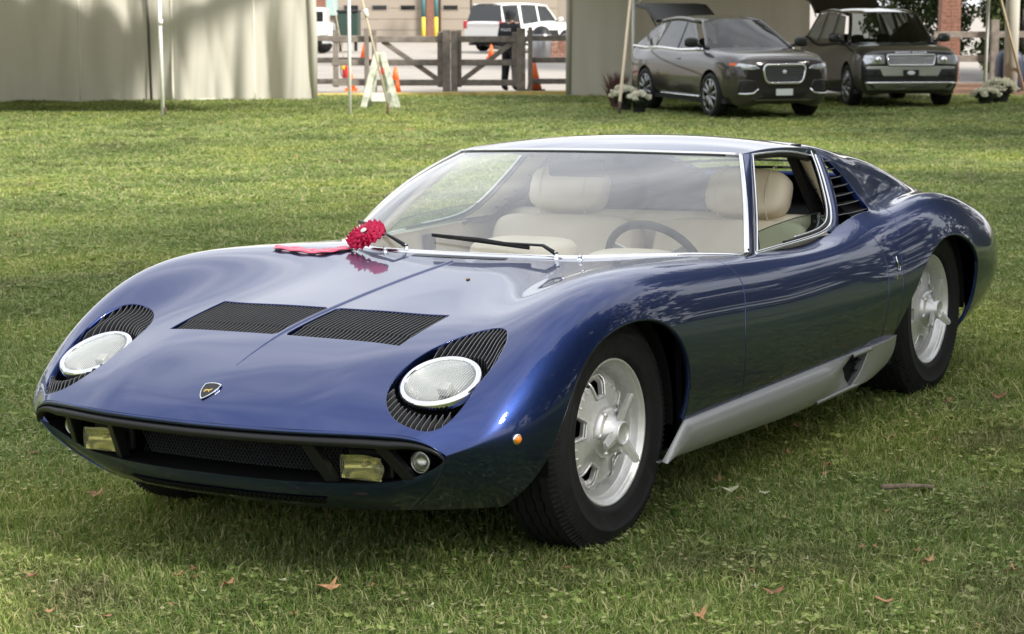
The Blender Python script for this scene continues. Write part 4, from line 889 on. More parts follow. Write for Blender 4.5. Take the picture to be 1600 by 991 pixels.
# --- lawn sheet (structure), road, kerbs
bs = np.r_[np.linspace(-30, 3, 12), np.linspace(3.5, 14, 43), np.linspace(15, 30, 21), np.linspace(31, 43.6, 8)]; as_ = np.r_[-90, -60, -40, -25, -15, np.linspace(-9, 9, 73), 15, 25, 40, 60, 90]
def lawn_edge(a): return np.interp(a, [-90, -4.4, 0, 1.2, 6.0, 90], [43.6, 43.6, 44.9, 45.2, 43.6, 43.6])
LG = np.array([[GP(a, b*(lawn_edge(a)/43.6 if b > 31 else 1)) for a in as_] for b in bs])
mlawn = bpy.data.materials.new('lawn_soil'); MATS['lawn_soil'] = mlawn; mlawn.use_nodes = True
def lawn_nodes(m, blades):
    n = m.node_tree; b = n.nodes['Principled BSDF']; b.inputs['Roughness'].default_value = 0.75 if blades else 0.95; b.inputs['Specular IOR Level'].default_value = 0.25
    g = n.nodes.new('ShaderNodeNewGeometry')
    def noise(sc, det=4, w=0):
        x = n.nodes.new('ShaderNodeTexNoise'); x.inputs['Scale'].default_value = sc; x.inputs['Detail'].default_value = det; n.links.new(g.outputs['Position'], x.inputs['Vector']); return x
    def ramp(src, stops):
        r = n.nodes.new('ShaderNodeValToRGB'); el = r.color_ramp.elements
        el[0].position, el[0].color = stops[0][0], (*stops[0][1], 1); el[1].position, el[1].color = stops[-1][0], (*stops[-1][1], 1)
        for p, c in stops[1:-1]: e = el.new(p); e.color = (*c, 1)
        n.links.new(src, r.inputs['Fac']); return r
    def mixc(f, a, c2, mode='MIX'):
        x = n.nodes.new('ShaderNodeMix'); x.data_type = 'RGBA'; x.blend_type = mode
        if hasattr(f, 'is_linked'): n.links.new(f, x.inputs['Factor'])
        else: x.inputs['Factor'].default_value = f
        n.links.new(a, x.inputs['A']); n.links.new(c2, x.inputs['B']); return x.outputs['Result']
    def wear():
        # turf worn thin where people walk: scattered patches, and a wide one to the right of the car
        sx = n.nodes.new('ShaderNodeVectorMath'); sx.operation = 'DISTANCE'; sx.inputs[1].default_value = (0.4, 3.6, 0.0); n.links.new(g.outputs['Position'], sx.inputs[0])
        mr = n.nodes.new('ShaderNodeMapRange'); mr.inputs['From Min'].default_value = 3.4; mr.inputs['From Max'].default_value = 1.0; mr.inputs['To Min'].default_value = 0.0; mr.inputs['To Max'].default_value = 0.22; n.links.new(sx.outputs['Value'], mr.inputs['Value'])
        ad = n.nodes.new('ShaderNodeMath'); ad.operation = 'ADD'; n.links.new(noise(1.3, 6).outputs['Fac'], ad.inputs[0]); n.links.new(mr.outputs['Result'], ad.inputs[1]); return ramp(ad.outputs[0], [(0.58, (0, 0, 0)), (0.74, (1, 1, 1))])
    if blades:
        oi = n.nodes.new('ShaderNodeNewGeometry'); base = ramp(oi.outputs['Random Per Island'], [(0.0, (0.10, 0.170, 0.034)), (0.35, (0.195, 0.290, 0.066)), (0.65, (0.305, 0.385, 0.115)), (0.86, (0.44, 0.46, 0.20)), (1.0, (0.60, 0.53, 0.33))])
        patch = ramp(noise(0.55, 5).outputs['Fac'], [(0.34, (0.62, 0.66, 0.62)), (0.5, (1.0, 1.0, 1.0)), (0.66, (1.22, 1.14, 0.95))])
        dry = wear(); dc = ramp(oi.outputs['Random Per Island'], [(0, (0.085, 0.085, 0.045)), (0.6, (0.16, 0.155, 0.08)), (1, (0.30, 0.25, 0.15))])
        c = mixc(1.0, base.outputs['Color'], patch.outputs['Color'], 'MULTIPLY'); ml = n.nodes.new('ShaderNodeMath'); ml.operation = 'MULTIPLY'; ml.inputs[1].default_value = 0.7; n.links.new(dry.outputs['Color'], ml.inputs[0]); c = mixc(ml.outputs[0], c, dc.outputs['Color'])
        n.links.new(c, b.inputs['Base Color']); t = n.nodes.new('ShaderNodeBsdfTranslucent'); n.links.new(c, t.inputs['Color']); x = n.nodes.new('ShaderNodeMixShader'); x.inputs[0].default_value = 0.42
        o = n.nodes['Material Output']; n.links.new(b.outputs[0], x.inputs[1]); n.links.new(t.outputs[0], x.inputs[2]); n.links.new(x.outputs[0], o.inputs['Surface'])
    else:
        fine = ramp(noise(38, 6).outputs['Fac'], [(0.35, (0.10, 0.13, 0.04)), (0.5, (0.205, 0.245, 0.088)), (0.68, (0.32, 0.34, 0.155))])
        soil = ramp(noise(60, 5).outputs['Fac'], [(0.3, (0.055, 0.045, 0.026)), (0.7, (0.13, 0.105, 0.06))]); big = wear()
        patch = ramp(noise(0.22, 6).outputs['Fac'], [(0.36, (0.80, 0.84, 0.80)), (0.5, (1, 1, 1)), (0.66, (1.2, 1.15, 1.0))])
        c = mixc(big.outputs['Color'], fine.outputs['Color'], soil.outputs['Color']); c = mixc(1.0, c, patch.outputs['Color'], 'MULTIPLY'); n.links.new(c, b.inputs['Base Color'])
        q = n.nodes.new('ShaderNodeBump'); q.inputs['Strength'].default_value = 0.8; q.inputs['Distance'].default_value = 0.02; n.links.new(noise(45, 5).outputs['Fac'], q.inputs['Height']); n.links.new(q.outputs['Normal'], b.inputs['Normal'])
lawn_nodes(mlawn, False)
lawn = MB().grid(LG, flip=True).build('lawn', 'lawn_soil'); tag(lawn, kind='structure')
def flat(name, quad, m, h=0.0, **kw):
    o = make(name, [LP(a, b, h) for a, b in quad], [(0, 1, 2, 3)], m, smooth=False); return o
tag(flat('ground', [(-700, -300), (700, -300), (700, 1200), (-700, 1200)], 'asphalt', -0.35), kind='structure')
tag(flat('driveway', [(-60, 43.0), (60, 43.0), (60, 140), (-60, 140)], 'asphalt', -0.05), kind='structure')
tag(flat('mulch_bed', [(8.3, 45.2), (40, 45.2), (40, 52.5), (8.3, 52.5)], 'mulch', -0.03), kind='structure')
kb = MB(); a0, b0 = gp(515, 148); a1, b1 = gp(650, 152); a2, b2 = gp(890, 146)
for (p, q, m, nm) in (((-4.2, 45.0), (1.35, 46.3), 'kerb_yellow', 'kerb'), ((1.4, 46.3), (9.0, 44.9), 'kerb_grey', 'kerb')):
    d = np.array(q)-np.array(p); d = d/np.linalg.norm(d); nx = np.array([-d[1], d[0]])*0.16; L4 = [np.array(p), np.array(q), np.array(q)+nx, np.array(p)+nx]
    tag(MB().hexa([LP(*v, -0.06) for v in L4]+[LP(*v, 0.035) for v in L4]).build(nm, m, smooth=False), kind='structure')

# --- tents
def fabric(a0, b0, a1, b1, h0, h1, seed, n=300, amp=0.16, flare=0.12):
    r = np.random.default_rng(seed); ph = r.uniform(0, 6.28, 8); fr = r.uniform(6, 46, 8); P = []
    L_ = math.hypot(a1-a0, b1-b0); nx = np.array([-(b1-b0), a1-a0])/L_
    dg = r.uniform(-1, 1, 8)
    for i in range(n+1):
        u = i/n; row = []
        for j in range(13):
            v = j/12; w = sum((1-2*abs(math.sin(ph[k]+fr[k]*u*L_/8+dg[k]*2.2*v)))/(1+0.10*fr[k]) for k in range(8))*amp*(1.0-0.45*v)
            ed = 0.03*math.sin(ph[0]+17*u)*(1-v)+0.02*math.sin(ph[1]+41*u)*(1-v)
            q = np.array([a0+(a1-a0)*u, b0+(b1-b0)*u])+nx*(w-flare*(1-v)**2*0.5); row.append(LP(q[0], q[1], h0+(h1-h0)*v+ed*0.6))
        P.append(row)
    return np.array(P)
mt = bpy.data.materials.new('tent_fabric'); mt.use_nodes = True; MATS['tent_fabric'] = mt; n_ = mt.node_tree; b_ = n_.nodes['Principled BSDF']; b_.inputs['Base Color'].default_value = (0.52, 0.505, 0.45, 1); b_.inputs['Roughness'].default_value = 0.75; b_.inputs['Specular IOR Level'].default_value = 0.2
t_ = n_.nodes.new('ShaderNodeBsdfTranslucent'); t_.inputs['Color'].default_value = (0.60, 0.54, 0.42, 1); x_ = n_.nodes.new('ShaderNodeMixShader'); x_.inputs[0].default_value = 0.22; n_.links.new(b_.outputs[0], x_.inputs[1]); n_.links.new(t_.outputs[0], x_.inputs[2]); n_.links.new(x_.outputs[0], n_.nodes['Material Output'].inputs['Surface'])
def pole(pa, pb, h, lean=0.0, r=0.03, m='pole_white', parent=None, name='pole', base=0.0):
    return MB().tube([LP(pa, pb, base), LP(pa+lean, pb, h)], r, 10).build(name, m, parent)
def up_loc(o): return o
tl = empty('marquee_tent', LP(-6, 42, 0), label='cream marquee tent with a full fabric wall at the left edge', cat='tent')
def child(o, par): 
    mw = o.matrix_world.copy(); o.parent = par; o.matrix_parent_inverse = Matrix.Translation(par.location).inverted(); return o
la0, lb0 = gp(-260, 161); la1, lb1 = gp(490, 155.5)
FW = fabric(la0, lb0, la1, lb1, 0.0, 2.75, 3); w1 = MB().grid(FW, flip=True).build('wall', 'tent_fabric'); child(w1, tl)
for i_ in (95, 152, 210, 262): child(MB().tube([tuple(q-_FWD*0.008) for q in FW[i_]], 0.010, 6, flat=(2.2, 0.5), up=tuple(_FWD)).build('seam', 'tent_white'), tl)
child(MB().tube([tuple(q[0]-_FWD*0.006) for q in FW], 0.016, 6).build('hem', 'tent_white'), tl)
fa, fb = gp(255, 183); ga, gb = gp(547, 181)
child(MB().tube([LP(la1, lb1-0.1, 0), LP(la1+0.02, lb1-0.1, 1.2), LP(la1-0.02, lb1-0.1, 2.7)], 0.085, 10).build('rolled_edge', 'tent_fabric'), tl)
p1 = pole(fa, fb, 2.75, -0.03, 0.033, parent=None); child(p1, tl); child(pole(ga, gb, 2.75, 0.0, 0.030), tl); child(pole(gp(240, 157)[0], gp(240, 157)[1]-0.25, 2.75, -0.05, 0.028, 'pole_shaded'), tl)
child(MB().tube([LP(fa-0.035, fb-0.03, 1.62), LP(fa+0.035, fb-0.03, 1.62)], 0.045, 8).build('pole_clamp', 'pole_white'), tl)
child(MB().tube([LP(fa+0.05, fb-0.03, 0.0), LP(fa+0.045, fb-0.03, 0.17)], 0.016, 8).build('pole_foot', 'stake_iron'), tl)
fl_a, fl_b = la0-2, fb
rf = [[LP(fl_a, fb-0.15, 2.14), LP(fa, fb-0.15, 2.14), LP(ga+0.15, gb-0.15, 2.14)], [LP(fl_a, fb-0.12, 2.75), LP(fa, fb-0.12, 2.78), LP(ga+0.15, gb-0.12, 2.75)], [LP(fl_a, fb+3.2, 4.1), LP(fa, fb+3.2, 4.15), LP(ga-0.8, gb+3.2, 4.1)], [LP(fl_a, lb0+0.1, 2.72), LP(fa, lb0+0.1, 2.75), LP(la1+0.2, lb1+0.1, 2.72)]]
child(MB().grid(np.array(rf)).build('canopy', 'tent_white', smooth=False), tl)
ra, rb_ = gp(607, 181); ro = MB().tube([LP(ga+0.05, gb, 2.75), LP(ra, rb_, 0.15)], 0.018, 6).build('guy_rope', 'rope'); child(ro, tl)
child(MB().tube([LP(ra, rb_, 0.22), LP(ra-0.03, rb_-0.02, -0.02)], 0.022, 6).build('stake', 'stake_iron'), tl)
child(MB().tube([LP(*gp(570, 60, 1.3), 1.3+0.0) if False else LP(ga+0.05+(ra-ga-0.05)*0.37, gb+(rb_-gb)*0.37, 1.84), LP(ga+0.05+(ra-ga-0.05)*0.42, gb+(rb_-gb)*0.42, 1.70)], 0.04, 8).build('rope_ratchet', 'pole_white'), tl)

tr = empty('marquee_tent', LP(4, 44, 0), label='cream open-sided marquee tent sheltering the two parked SUVs', cat='tent')
A0, B0 = gp(888, 150.5); A1, B1 = gp(1003, 150); A2 = gp(1275, 150)[0]
child(MB().grid(fabric(A0, B0, A1, B1, 0.0, 2.75, 11, 70, 0.05), flip=True).build('side_wall', 'tent_fabric'), tr)
child(MB().grid(fabric(A1-0.1, B1+0.5, A2, B1+1.2, 0.0, 2.75, 14, 110, 0.04), flip=True).build('rear_wall', 'tent_fabric'), tr)
child(MB().tube([LP(A0, B0-0.06, 0), LP(A0, B0-0.06, 2.7)], 0.06, 8).build('rolled_edge', 'tent_fabric'), tr)
ea, eb = gp(989, 160); child(pole(ea, eb, 2.75, 0.0, 0.034), tr); child(MB().tube([LP(ea, eb, 1.85), LP(ea+0.85, eb+0.3, 2.72)], 0.02, 8).build('brace', 'pole_white'), tr)
ha, hb = gp(1538, 152); child(pole(ha, hb, 2.75, 0.03, 0.036), tr); child(pole(gp(1444, 120)[0], 46.5, 2.9, 0.0, 0.16, 'tent_fabric', name='gathered_wall'), tr)
sa, sb_ = gp(968, 180); child(MB().tube([LP(ea-0.02, eb, 2.5), LP(sa, sb_, 0.2)], 0.030, 6).build('guy_rope', 'rope'), tr); child(MB().tube([LP(sa, sb_, 0.24), LP(sa, sb_, -0.02)], 0.03, 6).build('stake', 'stake_iron'), tr)
ta, tb_ = gp(1599, 143); child(MB().tube([LP(ha+0.1, hb, 2.6), LP(ta, tb_, 0.05)], 0.030, 6).build('guy_rope', 'rope'), tr)
rf = [[LP(A0-0.3, eb+0.6, 2.4), LP(4.2, eb-2.6, 2.4), LP(ha+1.8, hb-3.0, 2.4)], [LP(A0-0.3, eb+0.65, 2.75), LP(4.2, eb-2.55, 2.78), LP(ha+1.8, hb-2.9, 2.75)], [LP(A0-0.3, eb+2.5, 4.1), LP(5.0, eb+2.5, 4.15), LP(ha+1.8, hb+2.0, 4.1)], [LP(A0-0.3, B1+2.0, 2.72), LP(5.0, B1+2.0, 2.75), LP(ha+1.8, B1+2.0, 2.72)]]
child(MB().grid(np.array(rf)).build('canopy', 'tent_white', smooth=False), tr)

# --- split rail fence and the double gate
def bar(p, q, w, t, m='weathered_wood'):
    """Squared timber between two points (lateral, distance, height)."""
    P, Q = Vector(LP(*p)), Vector(LP(*q)); d = (Q-P).normalized(); f = Vector(_FWD); s = d.cross(f).normalized()*w/2; f = f*t/2
    return MB().hexa([P-s-f, P+s-f, P+s+f, P-s+f, Q-s-f, Q+s-f, Q+s+f, Q-s+f])
def timber(par, name, p, q, w, t): return child(bar(p, q, w, t).build(name, 'weathered_wood', smooth=False, bevel=0.012), par)
GB = 46.9; def_a = lambda px: (px-800)/FPX*GB*math.cos(PITCH)/1.0*1.02
def aw(px): return gp(px, 141.5)[0]
def hy(py): return (141.5-py)*GB/FPX*1.0
for (x0, x1, sgn) in ((522, 693, 1), (716, 808, -1)):
    g = empty('farm_gate', LP(aw((x0+x1)/2), GB, 0), label=('wide weathered timber gate leaf behind the folding barricade' if sgn > 0 else 'narrower weathered timber gate leaf the dark-uniformed person stands behind'), cat='gate', group='timber gate leaves')
    for y_ in (61, 97, 128): timber(g, 'rail', (aw(x0), GB, hy(y_)), (aw(x1), GB, hy(y_)), 0.135, 0.04)
    timber(g, 'stile', (aw(x0+6 if sgn > 0 else x0+2), GB+0.02, hy(135)), (aw(x0+6 if sgn > 0 else x0+2), GB+0.02, hy(47)), 0.12, 0.045); timber(g, 'stile', (aw(x1-4), GB+0.02, hy(135)), (aw(x1-4), GB+0.02, hy(50)), 0.12, 0.045)
    if sgn > 0: timber(g, 'diagonal_brace', (aw(600), GB+0.05, hy(64)), (aw(688), GB+0.05, hy(125)), 0.11, 0.035)
    else: timber(g, 'diagonal_brace', (aw(804), GB+0.05, hy(64)), (aw(722), GB+0.05, hy(125)), 0.11, 0.035)
for px, w, t0, lab in ((699, 0.17, 47, 'thick timber gatepost, left of the middle pair'), (711, 0.15, 48, 'thick timber gatepost, right of the middle pair'), (814, 0.19, 44, 'thick timber gatepost beside the dark-uniformed person'), (828, 0.10, 42, 'thin timber fence post right of the person'), (576, 0.10, 44, 'thin timber fence post left of the folding barricade'), (588, 0.10, 46, 'timber post directly behind the folding barricade')):
    o = bar((aw(px), GB-0.06, hy(142)), (aw(px), GB-0.06, hy(t0)), w, 0.14).build('gate_post', 'weathered_wood', smooth=False, bevel=0.012); tag(o, lab, 'post', 'timber gate posts')
for x0, x1, lab in ((470, 575, 'split rail fence running behind the fire extinguisher'), (829, 905, 'split rail fence between gate and right tent')):
    g = empty('rail_fence', LP(aw(x0), GB+0.4, 0), label=lab, cat='fence')
    for y_ in (60, 94, 127): timber(g, 'rail', (aw(x0), GB+0.4, hy(y_)), (aw(x1), GB+0.4, hy(y_)), 0.12, 0.06)
g = empty('rail_fence', LP(9, 50, 0), label='split rail fence before the dark shrubs at right', cat='fence')
for y_ in (55, 92): timber(g, 'rail', (gp(1455, 134)[0], 50.0, (134-y_)*50/FPX), (gp(1640, 134)[0]+0.6, 50.3, (134-y_)*50/FPX), 0.15, 0.08)
timber(g, 'post', (gp(1548, 134)[0], 49.9, 0), (gp(1548, 134)[0], 49.9, 1.55), 0.18, 0.14)

# --- folding barricade, extinguisher, cones
aa, ab = gp(597, 169); bz_ = empty('folding_barricade', LP(aa, ab, 0), label='folding A-frame barricade with mottled white legs and a low crossbar', cat='barricade')
k39 = ab/FPX
for (xb, xt, yo) in ((568, 590, -0.10), (576, 592, 0.12), (622, 597, -0.10), (612, 595, 0.12)):
    child(bar((aa+(xb-597)*k39, ab+yo, 0.0), (aa+(xt-597)*k39, ab, 1.03), 0.115, 0.05).build('leg', 'camo_white', smooth=False, bevel=0.01), bz_)
child(bar((aa-0.20, ab-0.02, 0.20), (aa+0.17, ab-0.02, 0.20), 0.16, 0.04).build('crossbar', 'white_paint', smooth=False, bevel=0.01), bz_)
child(bar((aa+0.0, ab-0.10, 0.62), (aa+0.015, ab-0.10, 0.75), 0.045, 0.03).build('red_tag', 'ext_red', smooth=False), bz_)
ax, axb = gp(538, 126); k = axb/FPX; ex = empty('fire_extinguisher', LP(ax, axb, 0.05), label='red fire extinguisher with yellow label beside a white tent pole', cat='extinguisher')
child(MB().tube([LP(ax+0.03, axb, 0.06), LP(ax+0.02, axb, 0.36), LP(ax+0.01, axb, 0.44)], [0.075, 0.075, 0.04], 16).build('cylinder', 'ext_red'), ex)
child(MB().tube([LP(ax+0.0, axb, 0.27), LP(ax-0.0, axb, 0.37)], 0.0765, 16).build('label', 'label_yellow'), ex); child(MB().tube([LP(ax-0.01, axb, 0.44), LP(ax-0.02, axb, 0.53)], [0.045, 0.05], 10).build('valve_head', 'ext_red'), ex)
child(MB().tube([LP(ax-0.04, axb-0.08, 0.46), LP(ax-0.09, axb-0.09, 0.3), LP(ax-0.05, axb-0.1, 0.1)], 0.012, 6).build('hose', 'plastic_black'), ex); child(MB().tube([LP(ax-0.0, axb+0.05, 0.45), LP(ax-0.3, axb+0.2, 2.2)], 0.012, 6).build('hanging_rope', 'rope'), ex)
for px, pb, h, lab in ((691, 93, 0.46, 'orange traffic cone on the driveway left of the middle gateposts'), (767.5, 90, 0.46, 'orange traffic cone on the driveway behind the right gate leaf'), (618, 127, 0.36, 'orange traffic cone just right of the folding barricade, upper one'), (621, 146, 0.30, 'orange traffic cone just right of the folding barricade, lower one'), (569, 91, 0.50, 'orange traffic cone left of the thin post near the extinguisher'), (549, 139, 0.34, 'orange traffic cone at the foot of the tent pole by the extinguisher'), (835, 141, 0.62, 'tall orange traffic cone with white collar beside the thin fence post')):
    a, b = gp(px, pb); c = empty('traffic_cone', LP(a, b, 0), label=lab, cat='cone', group='orange traffic cones'); M = BGM(LP(a, b, -0.05))
    child(place(MB().lathe([(0.02, h+0.05), (0.03, h+0.05), (0.10*h/0.36, 0.07), (0.0, 0.07)], 18, 'z'), M).build('body', 'cone_orange'), c); s_ = 0.14*h/0.36
    child(place(MB().box((-s_, -s_, 0), (s_, s_, 0.07)), M).build('base', 'cone_orange' if h < 0.6 else 'plastic_black', smooth=False), c)
    if h > 0.6: child(place(MB().lathe([(0.082, 0.36), (0.062, 0.48)], 18, 'z'), M).build('collar', 'white_paint'), c)

# --- garage building far behind
bd_ = empty('garage_building', LP(-4, 108, 0), label='tan garage building with roll-up doors beyond the gate', cat='building'); D_ = 108.0; k = D_/FPX
def bx(a0, a1, h0, h1, d0, d1, m, name, par=bd_, bev=0.0): return child(make(name, [LP(a, d, h) for h in (h0, h1) for a, d in ((a0, d0), (a1, d0), (a1, d1), (a0, d1))], [(0, 3, 2, 1), (4, 5, 6, 7), (0, 1, 5, 4), (1, 2, 6, 5), (2, 3, 7, 6), (3, 0, 4, 7)], m, smooth=False, bevel=bev), par)
def ka(px): return (px-800)*k
bx(-26, 14, 0, 5.2, D_+0.3, D_+12, 'wall_tan', 'wall')
for x0, x1 in ((530, 660), (690, 735), (738, 870)):
    for i in range(5):
        o = bx(ka(x0), ka(x1), 0.02+i*0.55, 0.02+(i+1)*0.55-0.02, D_+0.12, D_+0.28, 'garage_door', 'door_panel')
for wx in (551, 595, 639, 705, 760, 800):
    o = bx(ka(wx-11), ka(wx+11), 1.58, 1.80, D_+0.09, D_+0.13, 'dark_glass', 'window')
    bx(ka(wx-12.5), ka(wx+12.5), 1.545, 1.835, D_+0.10, D_+0.115, 'garage_door', 'window_frame')
bx(ka(668), ka(681), 0, 3.2, D_-0.3, D_+0.1, 'brick_red', 'brick_pier'); bx(ka(512), ka(530), 1.3, 2.6, D_+0.1, D_+0.28, 'teal_pane', 'side_window'); bx(ka(497), ka(512), 0, 3, D_+0.05, D_+0.28, 'brick_red', 'brick_pier')
for px, lab in ((663, 'yellow safety bollard with teal sleeve left of the brick pier'), (682.5, 'yellow safety bollard with teal sleeve right of the brick pier')):
    c = empty('bollard', LP(ka(px), D_-1.2, 0), label=lab, cat='bollard', group='bollards by the garage'); kk = (D_-1.2)/FPX
    child(MB().tube([LP((px-800)*kk, D_-1.2, -0.05), LP((px-800)*kk, D_-1.2, 1.22)], 0.10, 12).build('post', 'bollard_yellow'), c); child(MB().tube([LP((px-800)*kk, D_-1.2, 1.22), LP((px-800)*kk, D_-1.2, 2.6)], 0.10, 12).build('sleeve', 'pipe_teal'), c)
# ------------------------------------------------------------------ parked vehicles
MATS['silver_fascia'].node_tree.nodes['Principled BSDF'].inputs['Base Color'].default_value = (0.62, 0.61, 0.59, 1); thin_glass('suv_glass', (0.30, 0.33, 0.33), 1.5, refl=1.2); MATS['headlamp_clear'].node_tree.nodes['Principled BSDF'].inputs['Base Color'].default_value = (0.58, 0.60, 0.64, 1); [setattr(MATS[k].node_tree.nodes['Principled BSDF'].inputs['Metallic'], 'default_value', 0.3) for k in ('bronze_paint', 'grey_paint')]; MATS['bronze_paint'].node_tree.nodes['Principled BSDF'].inputs['Base Color'].default_value = (0.034, 0.029, 0.028, 1); MATS['grey_paint'].node_tree.nodes['Principled BSDF'].inputs['Base Color'].default_value = (0.022, 0.022, 0.023, 1); mat('seat_black', (0.012, 0.012, 0.013), rough=0.8); mat('tail_red', (0.55, 0.01, 0.02), rough=0.2, coat=1.0)
def suv(spec, name, label, p, rot, facing_away=False):
    """A sport-utility vehicle: lofted shell with cut arches, glazed cabin, fascia parts. x forward, y left, z up from the middle of the wheelbase."""
    S = spec; root = empty(name, p, label=label, cat='car'); M = BGM(p, rot); root.matrix_world = M
    hw = S['w']/2; wb = S['wb']/2; tw = kn(*S['top']); ww = kn(*S['half']); bw = kn(*S['bot']); x1, x0 = S['nose'], S['tail']
    X = np.r_[np.linspace(x1, x1-0.3, 26), np.linspace(x1-0.3, x0+0.3, 90)[1:], np.linspace(x0+0.3, x0, 18)[1:]]
    prof = [(0, 1.0, 0, 0), (0.45, 1.0, -0.004, 0), (0.78, 1.0, -0.022, 0), (0.915, 1.0, -0.065, 0), (0.972, 1.0, -0.15, 0), (1.0, 0.55, 0, 0.45), (0.99, 0.0, 0, 1.0), (0.955, 0.0, 0.10, -1), (0.90, 0, 0.015, -1), (0.5, 0, 0, -1), (0, 0, 0, -1)]
    rails = []
    for x in X:
        t, w, b = float(tw(x)), float(ww(x)), float(bw(x)); row = []
        for i, (fy, ft, dz, m_) in enumerate(prof):
            if i < 5: z = t+dz
            elif i == 5: z = b+0.60*(t-b)
            elif i == 6: z = b+0.32*(t-b)
            else: z = b+dz
            row.append((x, fy*w, z))
        rails.append(row)
    rails = np.array(rails); full = np.concatenate([rails[:, :0:-1]*[1, -1, 1], rails], 1); ch = np.linalg.norm(np.diff(rails, axis=1), axis=2).mean(0); kv = np.r_[0, np.cumsum(ch)]; kf = np.r_[-kv[:0:-1], kv]
    vs = np.linspace(0, kv[-1], 44); vf = np.r_[-vs[:0:-1], vs]; B = np.stack([nspl(kf, np.eye(21)[i])(vf) for i in range(21)], 1); G = np.einsum('vk,ukc->uvc', B, full); N = grid_normals(G); nu, nv = G.shape[:2]
    if N[nu//2, nv//2, 2] < 0: N = -N
    ix = np.arange(nu*nv).reshape(nu, nv); Q = np.stack([ix[:-1, :-1], ix[1:, :-1], ix[1:, 1:], ix[:-1, 1:]], 2).reshape(-1, 4); q0 = G.reshape(-1, 3)[Q[(nu//2)*(nv-1)+nv//2]]
    if np.cross(q0[1]-q0[0], q0[2]-q0[0])[2] < 0: Q = Q[:, ::-1]
    cab = S['cabin']       # (windscreen foot x, windscreen head x, roof rear x, tail top x, half width at belt, half width at roof)
    def keep(x, y, z):
        d1 = np.hypot(x-wb, z-S['r'])-(S['r']+0.055); d2 = np.hypot(x+wb, z-S['r'])-(S['r']+0.055); a = np.where(np.abs(y) > 0.55, np.minimum(d1, d2), 1); h = np.minimum(np.minimum(cab[0]-0.03-x, x-(cab[3]+0.06)), cab[4]-0.06-np.abs(y)); return np.where(z > 0.75, np.minimum(a, -h), a)
    V, Nn, F = clip_surface(G.reshape(-1, 3), N.reshape(-1, 3), Q, [keep]); V, Nn, F = flange(V, Nn, F, 0.006, 0.05)
    kl = nv-1; F = list(F); body = make('body', V, F, S['paint'], root, normals=Nn)
    for nm, e, fl in (('nose_panel', G[0], 1), ('tail_panel', G[-1], -1)): make(nm, e, [tuple(range(nv))[::fl]], S['paint'] if nm == 'nose_panel' or facing_away else S['paint'], root, smooth=False)
    def xn(y, z):
        A = G[:60].reshape(-1, 3); i = np.argmin((A[:, 1]-y)**2+(A[:, 2]-z)**2+0.02*(x1-A[:, 0])**2); return A[i, 0]
    def yside(x, z):
        A = G[:, nv//2:].reshape(-1, 3); i = np.argmin((A[:, 0]-x)**2+(A[:, 2]-z)**2); return A[i, 1]
    xb, xt, xr, xe, yb, yr = cab; zr = S['roof_z']; zt0 = float(tw(xb)); belt = lambda x: float(tw(x))-0.05
    # roof
    rx = np.linspace(xt, xr, 16); rz = kn((xt, zr[0]), ((xt*0.65+xr*0.35), zr[1]), (xr, zr[2]))
    RPq = np.array([[(x-0.10*(1-(1-abs(t)**2))*0+(0.05*(1-t*t) if i == 0 else 0), yr*t*(1-0.10*((xt-x)/(xt-xr))**2), float(rz(x))-0.055*abs(t)**3) for t in np.linspace(-1, 1, 21)] for i, x in enumerate(rx)]); MB().grid(RPq, flip=True).build('roof', S['paint'], root)
    # windscreen
    WS = np.array([[(xb+(xt-xb)*s_+0.10*(1-t*t)*(1-s_*0.5)+0.03*math.sin(PI*s_), (yb*0.93*(1-s_)+yr*0.93*s_)*t, (zt0-0.02)*(1-s_)+(zr[0]-0.05*abs(t)**3)*s_) for t in np.linspace(-1, 1, 17)] for s_ in np.linspace(0, 1, 10)]); MB().grid(WS, flip=False).build('windscreen', 'suv_glass', root)
    for s in (1, -1):
        e = WS[:, -1 if s > 0 else 0]; MB().tube([tuple(q) for q in e], 0.035, 8).build('pillar', S['paint'], root)
        # side: painted frame strips and window panes between belt and roof edge
        def sy(x, z): z0, z1 = belt(x), float(rz(np.clip(x, xr, xt)))-0.055; f = np.clip((z-z0)/(z1-z0), 0, 1); return s*(yb*(1-f)+yr*(1-0.10*((xt-np.clip(x, xr, xt))/(xt-xr))**2)*f)
        zsr = lambda x: float(rz(np.clip(x, xr, xt)))-0.055
        top = [(x, zsr(x)) for x in np.linspace(xt, xr, 10)]; rail = [(x, sy(x, z)+s*0.004, z) for x, z in top]; MB().tube(rail, 0.035, 8).build('roof_rail', S['paint'], root)
        xm = xt-0.62*(xt-xr)*0.62; cuts = S['cuts']
        for (xa, xb2, xc, xd) in cuts:      # pane: foot from xa to xb2, head from xc to xd
            pts = [(xa, belt(xa)+0.03)]+[(xb2, belt(xb2)+0.03)]+[(x, zsr(x)-0.045) for x in np.linspace(xd, xc, 6)]
            k = len(pts); make('side_window', [(x, sy(x, z)+s*0.006, z) for x, z in pts]+[(x, sy(x, z)-s*0.004, z) for x, z in pts], [tuple(range(k))[::s], tuple(range(2*k-1, k-1, -1))[::s]]+[(i, (i+1) % k, k+(i+1) % k, k+i) for i in range(k)], 'suv_glass', root, smooth=False)
